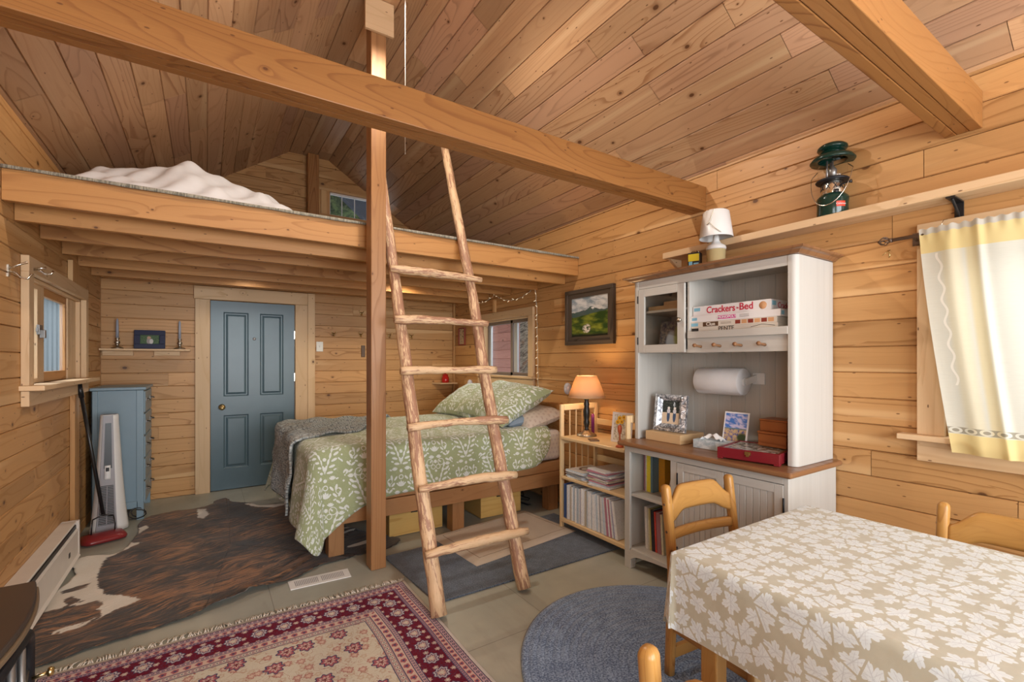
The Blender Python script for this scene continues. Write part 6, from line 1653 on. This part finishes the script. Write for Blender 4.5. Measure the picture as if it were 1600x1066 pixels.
# white plastic lamp and tin on the hutch
WL = thing('plastic_lamp', 'white shaded plastic lamp with yellowed base on top of the hutch', 'lamp', (2.665, 1.735, 1.953)); c = (2.665, 1.735, 1.9535)
mb = MB(); mb.lathe([(0, 0), (.048, 0), (.050, .01), (.057, .118), (0, .12)], c=c, n=14); obj('base', mb, 'lampivory', WL)
mb = MB(); mb.lathe([(.057, .119), (.060, .128), (.055, .142), (.030, .158), (.020, .178), (.017, .205), (.012, .215), (.012, .26), (0, .26)], c=c, n=28); obj('neck', mb, 'plaswhite', WL)
mb = MB(); mb.lathe([(.099, .192), (.098, .20), (.076, .352), (.066, .360), (0, .362)], c=c, n=40, caps=False); obj('lamp_shade', mb, 'plaswhite', WL, solid=.002)
mb = MB(); mb.lathe([(0, .362), (.014, .362), (.014, .372), (0, .373)], c=c, n=14); obj('finial', mb, 'red', WL)
mb = MB(); mb.tube([(c[0] - .012, c[1] - .0, c[2] + .368), (c[0] - .07, c[1] - .03, c[2] + .352), (c[0] - .088, c[1] - .02, c[2] + .29), (c[0] - .094, c[1] - .0, c[2] + .262), (c[0] - .096, c[1] - .02, c[2] + .27), (c[0] - .09, c[1] - .05, c[2] + .235), (c[0] - .07, c[1] - .08, c[2] + .205)], .0028, 6); obj('cord', mb, 'whitewire', WL)
TN = thing('small_tin', 'small tin with yellow and dark label left of the white plastic lamp', 'tin', (2.665, 1.885, 1.953))
mb = MB(); mt = Matrix.Translation((2.665, 1.885, 1.9535)) @ Matrix.Rotation(R(20), 4, 'Z'); mb.box(-.03, .03, -.038, .038, 0, .128, 'z', None, mt); obj('can', mb, 'ink', TN, bevel=.004)
mb = MB(); mb.box(-.0308, -.030, -.034, .034, .072, .118, None, None, mt); obj('label_upper', mb, 'yellowp', TN); mb = MB(); mb.box(-.0308, -.030, -.03, .0, .01, .06, None, None, mt); mb.box(-.0308, -.030, .008, .03, .02, .07, None, None, mt); obj('label_lower', mb, 'bluetag', TN)
mb = MB(); mb.tube([mt @ Vector((0, -.03, .128)), mt @ Vector((0, -.015, .142)), mt @ Vector((0, .015, .142)), mt @ Vector((0, .03, .128))], .003, 6); obj('lid_handle', mb, 'chrome', TN)

# ------------------------------------------------------------------ curtain
t = thing('curtain_rod', 'dark brown curtain rod with a cage finial above the right window', 'curtain rod', (2.79, .1, 1.967))
mb = MB(); mb.tube([(2.79, .885, 1.967), (2.79, -.75, 1.967)], .0085, 12); obj('rod', mb, 'thermo', t)
mb = MB()
for k in range(6):
    a = 2 * math.pi * k / 6; mb.tube([(2.79 + .020 * math.sin(math.pi * j / 8) * math.cos(a + j * .25), .885 + .052 * j / 8, 1.967 + .020 * math.sin(math.pi * j / 8) * math.sin(a + j * .25)) for j in range(9)], .0026, 5)
mb.lathe([(0, -.006), (.011, -.006), (.011, .006), (0, .006)], mtx=Matrix.Translation((2.79, .885, 1.967)) @ Matrix.Rotation(R(90), 4, 'X'), n=12); obj('finial', mb, 'thermo', t)
mb = MB(); mb.tube([(2.79, .80, 1.967), (2.83, .80, 1.960), (XR - .032, .80, 1.955)], .005, 8); mb.box(XR - .034, XR - .031, .785, .815, 1.93, 1.99); obj('bracket', mb, 'thermo', t)
CU = thing('curtain', 'sheer cream curtain with yellow hems at the right window', 'curtain', (2.79, .1, .97))
def curt(a, b):
    # a along the rod from the left edge, b upward from the hem
    b2 = b
    y0 = .775 - .115 * (1 - b2) ** 1.3; y = y0 + (-.66 - y0) * a; s = a * 1.43
    gath = max(0, (b2 - .93) / .07)
    amp = .010 + .004 * (1 - b2)
    x = 2.775 + amp * (math.sin(s * 21 + .6) * .7 + math.sin(s * 37 + b2 * 1.5) * .35) * (1 - gath * .6) + .004 * gath * math.sin(s * 150)
    # pressed fold near the left
    x -= .020 * math.exp(-((s - .20) / .014) ** 2) * (1 - b2 * .4)
    x -= .012 * math.exp(-((s - .10) / .03) ** 2)
    z = .972 + b2 * 1.018 + gath * .004 * math.sin(s * 170) - .012 * a * (1 - b2)
    return (x, y, z)
mb = MB(); mb.grid(curt, 260, 60, lambda a, b: (a * 1.43, b * 1.018)); obj('cloth', mb, 'curtain', CU)
mb = MB(); mb.tube([(2.842, .69, 2.03), (2.80, .693, 2.02), (2.776, .694, 1.995)], .0016, 5); tag(obj('wire_hook', mb, 'chrome'), 'bent wire hook hanging between shelf bracket and curtain header', 'hook')
mb = MB(); mb.tube([(XR - .001, .915, 1.935), (2.845, .915, 1.93), (2.84, .905, 1.905), (2.845, .91, 1.895)], .003, 6); mb.tube([(2.843, .915, 1.925), (2.838, .935, 1.91)], .002, 6); tag(obj('brass_hook', mb, 'brass'), 'little brass hook on the wall below the curtain rod finial', 'hook')

# ------------------------------------------------------------------ dining table, cloth, chairs
TB = thing('dining_table', 'wooden dining table hidden under the leaf-print cloth', 'table', (1.73, .3, 0))
tx0, tx1, ty0, ty1 = 1.272, 2.178, -.45, .995
mb = MB(); mb.box(tx0 + .018, tx1 - .018, ty0 + .02, ty1 - .018, .722, .7525, 'y'); obj('tabletop', mb, 'chairw', TB, bevel=.004)
for x, y in ((tx0 + .075, ty1 - .12), (tx1 - .14, ty1 - .12), (tx0 + .075, ty0 + .05), (tx1 - .14, ty0 + .05)): mb = MB(); mb.box(x, x + .058, y, y + .058, .0145, .724, 'z'); obj('leg', mb, 'chairw', TB, bevel=.006)
mb = MB(); mb.box(tx0 + .10, tx1 - .11, ty1 - .10, ty1 - .08, .64, .724, 'x'); mb.box(tx0 + .09, tx0 + .11, ty0 + .12, ty1 - .12, .64, .724, 'y'); mb.box(tx1 - .12, tx1 - .10, ty0 + .12, ty1 - .12, .64, .724, 'y'); obj('apron', mb, 'chairw', TB)
cr_ = (tx0 - .002 + .014, tx1 + .002 - .014, ty0 + .012, ty1 + .002 - .014); TZ = .7575
mb = MB(); mb.grid(lambda a, b: (cr_[0] + (cr_[1] - cr_[0]) * a, cr_[2] + (cr_[3] - cr_[2]) * b, TZ + .0008 * math.sin(a * 9) * math.sin(b * 12)), 30, 46, lambda a, b: (cr_[0] + (cr_[1] - cr_[0]) * a, cr_[2] + (cr_[3] - cr_[2]) * b))
per = []
def side_(p, q_, n, u): 
    for k in range(n): f = k / n; per.append((p[0] + (q_[0] - p[0]) * f, p[1] + (q_[1] - p[1]) * f, u[0], u[1], .258))
def corner_(c, a0, n=14):
    for k in range(n + 1):
        a = R(a0 - 90 * k / n); per.append((c[0], c[1], math.cos(a), math.sin(a), .258 - .030 * math.sin(2 * (R(a0) - a)) ** 2))
side_((cr_[0], cr_[2]), (cr_[0], cr_[3]), 70, (-1, 0)); corner_((cr_[0], cr_[3]), 180); side_((cr_[0], cr_[3]), (cr_[1], cr_[3]), 50, (0, 1)); corner_((cr_[1], cr_[3]), 90); side_((cr_[1], cr_[3]), (cr_[1], cr_[2]), 70, (1, 0)); corner_((cr_[1], cr_[2]), 0); side_((cr_[1], cr_[2]), (cr_[0], cr_[2]), 50, (0, -1)); corner_((cr_[0], cr_[2]), -90)
NP = len(per)
def skirt(a, b):
    i = round(a * NP) % NP; nx, ny, ux, uy, D_ = per[i]; d = D_ * b + 1e-4
    return drape(nx + ux * d, ny + uy * d, cr_, TZ, .014, .035 if abs(ux * uy) < .01 else .10, .010, 7., 2.2)
def skirtuv(a, b):
    i = round(a * NP) % NP; nx, ny, ux, uy, D_ = per[i]; d = D_ * b
    return (nx + ux * d, ny + uy * d)
mb.grid(skirt, NP, 16, skirtuv)
tag(obj('tablecloth', mb, 'cloth'), 'beige tablecloth printed with white leaves, hanging over the table', 'tablecloth')

def chair(label, cx, cy, rz, mat='chairw', group=None):
    t = thing('dining_chair', label, 'chair', (0, 0, 0))
    W_ = .205
    def post(s_):
        mb = MB(); P = []; 
        for k in range(17):
            z = .0145 + (.815 - .0145) * k / 16; y = .0 + .045 * max(0, (z - .45) / .4) ** 1.2 + .02 * max(0, (.44 - z) / .44)
            P.append((z, y))
        rings = []
        for i, (z, y) in enumerate(P + [(.820, P[-1][1]), (.827, P[-1][1]), (.832, P[-1][1]), (.834, P[-1][1])]):
            w_, d_ = .019, .021; 
            if i >= 17: k_ = (.96, .82, .55, .2)[i - 17]; w_ *= k_; d_ *= k_
            rg = []
            for j in range(16):
                a = 2 * math.pi * (j + .5) / 16; ca, sa = math.cos(a), math.sin(a); e = .72
                rg.append((s_ * W_ + w_ * math.copysign(abs(ca) ** e, ca), y + d_ * math.copysign(abs(sa) ** e, sa), z))
            rings.append(rg)
        mb.loft(rings); o = obj('back_post', mb, mat, t)
        for z in (.75, .635, .445, .35):
            mb = MB(); mb.lathe([(0, 0), (.006, 0), (.005, .0015), (0, .0015)], mtx=Matrix.Translation((s_ * (W_ + .0188), .0 + .045 * max(0, (z - .45) / .4) ** 1.2, z)) @ Matrix.Rotation(R(90 * s_), 4, 'Y'), n=10); obj('screw_plug', mb, 'thermo', o)
    post(-1); post(1)
    def rail(name, top, bot, th=.013, y0=None):
        mb = MB(); rings = []
        for k in range(25):
            s_ = k / 24 * 2 - 1; x = s_ * (W_ - .012); zt, zb = top(s_), bot(s_); bowy = -.0 + .022 * (1 - s_ * s_)
            rg = []
            for (f, o_) in ((0, -.6), (.12, -1), (.5, -1), (.88, -1), (1, -.6), (1, .6), (.88, 1), (.5, 1), (.12, 1), (0, .6)):
                z = zb + (zt - zb) * f; y = .045 * max(0, (z - .45) / .4) ** 1.2 + bowy; rg.append((x, y + o_ * th, z))
            rings.append(rg)
        mb.loft(rings); obj(name, mb, mat, t)
    sm = lambda v: v * v * (3 - 2 * v)
    def top(s_): return .752 + .068 * sm(min(1, max(0, (1 - abs(s_)) / .48))) 
    def bot(s_): return .672 + .040 * sm(min(1, max(0, (1 - abs(s_)) / .55))) - .0 
    rail('crest_rail', top, bot)
    rail('lower_rail', lambda s_: .640, lambda s_: .598)
    mb = MB(); mb.grid(lambda a, b: ((a - .5) * (.43 + .05 * (1 - b)), -.42 + .43 * b, .447 - .008 * math.sin(a * math.pi) * math.sin(b * math.pi)), 12, 12, lambda a, b: (b * .4, a * .43)); obj('seat', mb, mat, t, solid=.024)
    for s_ in (-1, 1):
        mb = MB(); mb.loft([[(s_ * (.205 + .02 * (1 - z / .43)) + a * w_, -.385 - .01 * (1 - z / .43) + b * w_, z) for a, b in ((-1, -.6), (-.6, -1), (.6, -1), (1, -.6), (1, .6), (.6, 1), (-.6, 1), (-1, .6))] for z, w_ in ((.0145, .017), (.2, .020), (.434, .022))]); obj('front_leg', mb, mat, t)
        mb = MB(); mb.box(s_ * .207 - .011, s_ * .207 + .011, -.37, -.02, .215, .262, 'y'); obj('side_stretcher', mb, mat, t, bevel=.004)
        mb = MB(); mb.box(s_ * .20 - .011, s_ * .20 + .011, -.37, -.02, .37, .432, 'y'); obj('seat_rail', mb, mat, t, bevel=.004)
    mb = MB(); mb.box(-W_ + .015, W_ - .015, .0, .024, .085, .135, 'x'); obj('rear_stretcher', mb, mat, t, bevel=.004)
    mb = MB(); mb.box(-W_ + .015, W_ - .015, -.395, -.373, .10, .15, 'x'); obj('front_stretcher', mb, mat, t, bevel=.004)
    t.location = (cx, cy, 0); t.rotation_euler = (0, 0, R(rz))
    return t
c1 = chair('worn honey wood chair at the far end of the table before the sideboard', 1.895, 1.285, -5.7)
c2 = dup(c1, (2.345, .385, 0), (0, 0, R(-90)), 'wooden chair between the table and the right wall under the curtain')
c3 = dup(c1, (.797, .413, 0), (0, 0, R(103.8)), 'glossy honey wood chair in the foreground, only its post and rail showing')

# ------------------------------------------------------------------ bedding in the loft
prof = [(-.80, .0), (-.72, .08), (-.64, .23), (-.58, .28), (-.50, .30), (-.40, .31), (-.29, .34), (-.22, .39), (-.14, .43), (-.05, .43), (.02, .39), (.09, .345), (.2, .325), (.32, .31), (.44, .28), (.54, .22), (.64, .10), (.70, .0)]
xs_ = np.linspace(-.80, .70, 151); hs_ = np.interp(xs_, [p[0] for p in prof], [p[1] for p in prof]); hs_ = np.convolve(np.pad(hs_, 6, 'edge'), np.ones(13) / 13, 'valid')
def sheetp(a, b):
    x = -.80 + 1.49 * a; y = 3.42 + 1.5 * b
    h = np.interp(x, xs_, hs_)
    e = min(1, b / .35) ** .8 if b < .35 else min(1, (1 - b) / .2) ** .6
    wr = .022 * math.sin(x * 19 + y * 7) * math.sin(y * 11 - x * 8) + .012 * math.sin(x * 37 - y * 21) + .014 * abs(math.sin(x * 13 + y * 15))
    return (x, y, 2.344 + max(0., h * e * (.93 + .07 * math.sin(y * 5)) + (wr * .7 - .012) * min(1, h * e * 8)))
mb = MB(); mb.grid(sheetp, 90, 70); tag(obj('crumpled_bedding', mb, 'sheet', solid=.004), 'heap of crumpled white bedding on the left of the loft', 'bedding')
def sheet2(a, b):
    x = 1.16 + .66 * a; y = 3.40 + .7 * b; return (x, y, 2.343 + .085 * math.sin(a * math.pi) ** .7 * math.sin(min(1, b * 1.6) * math.pi * .5) * (1 - b * .3) + .004 * math.sin(x * 40))
mb = MB(); mb.grid(sheet2, 40, 30); tag(obj('folded_sheet', mb, 'sheet', solid=.004), 'low white folded sheet on the loft seen between the ladder rails', 'bedding')
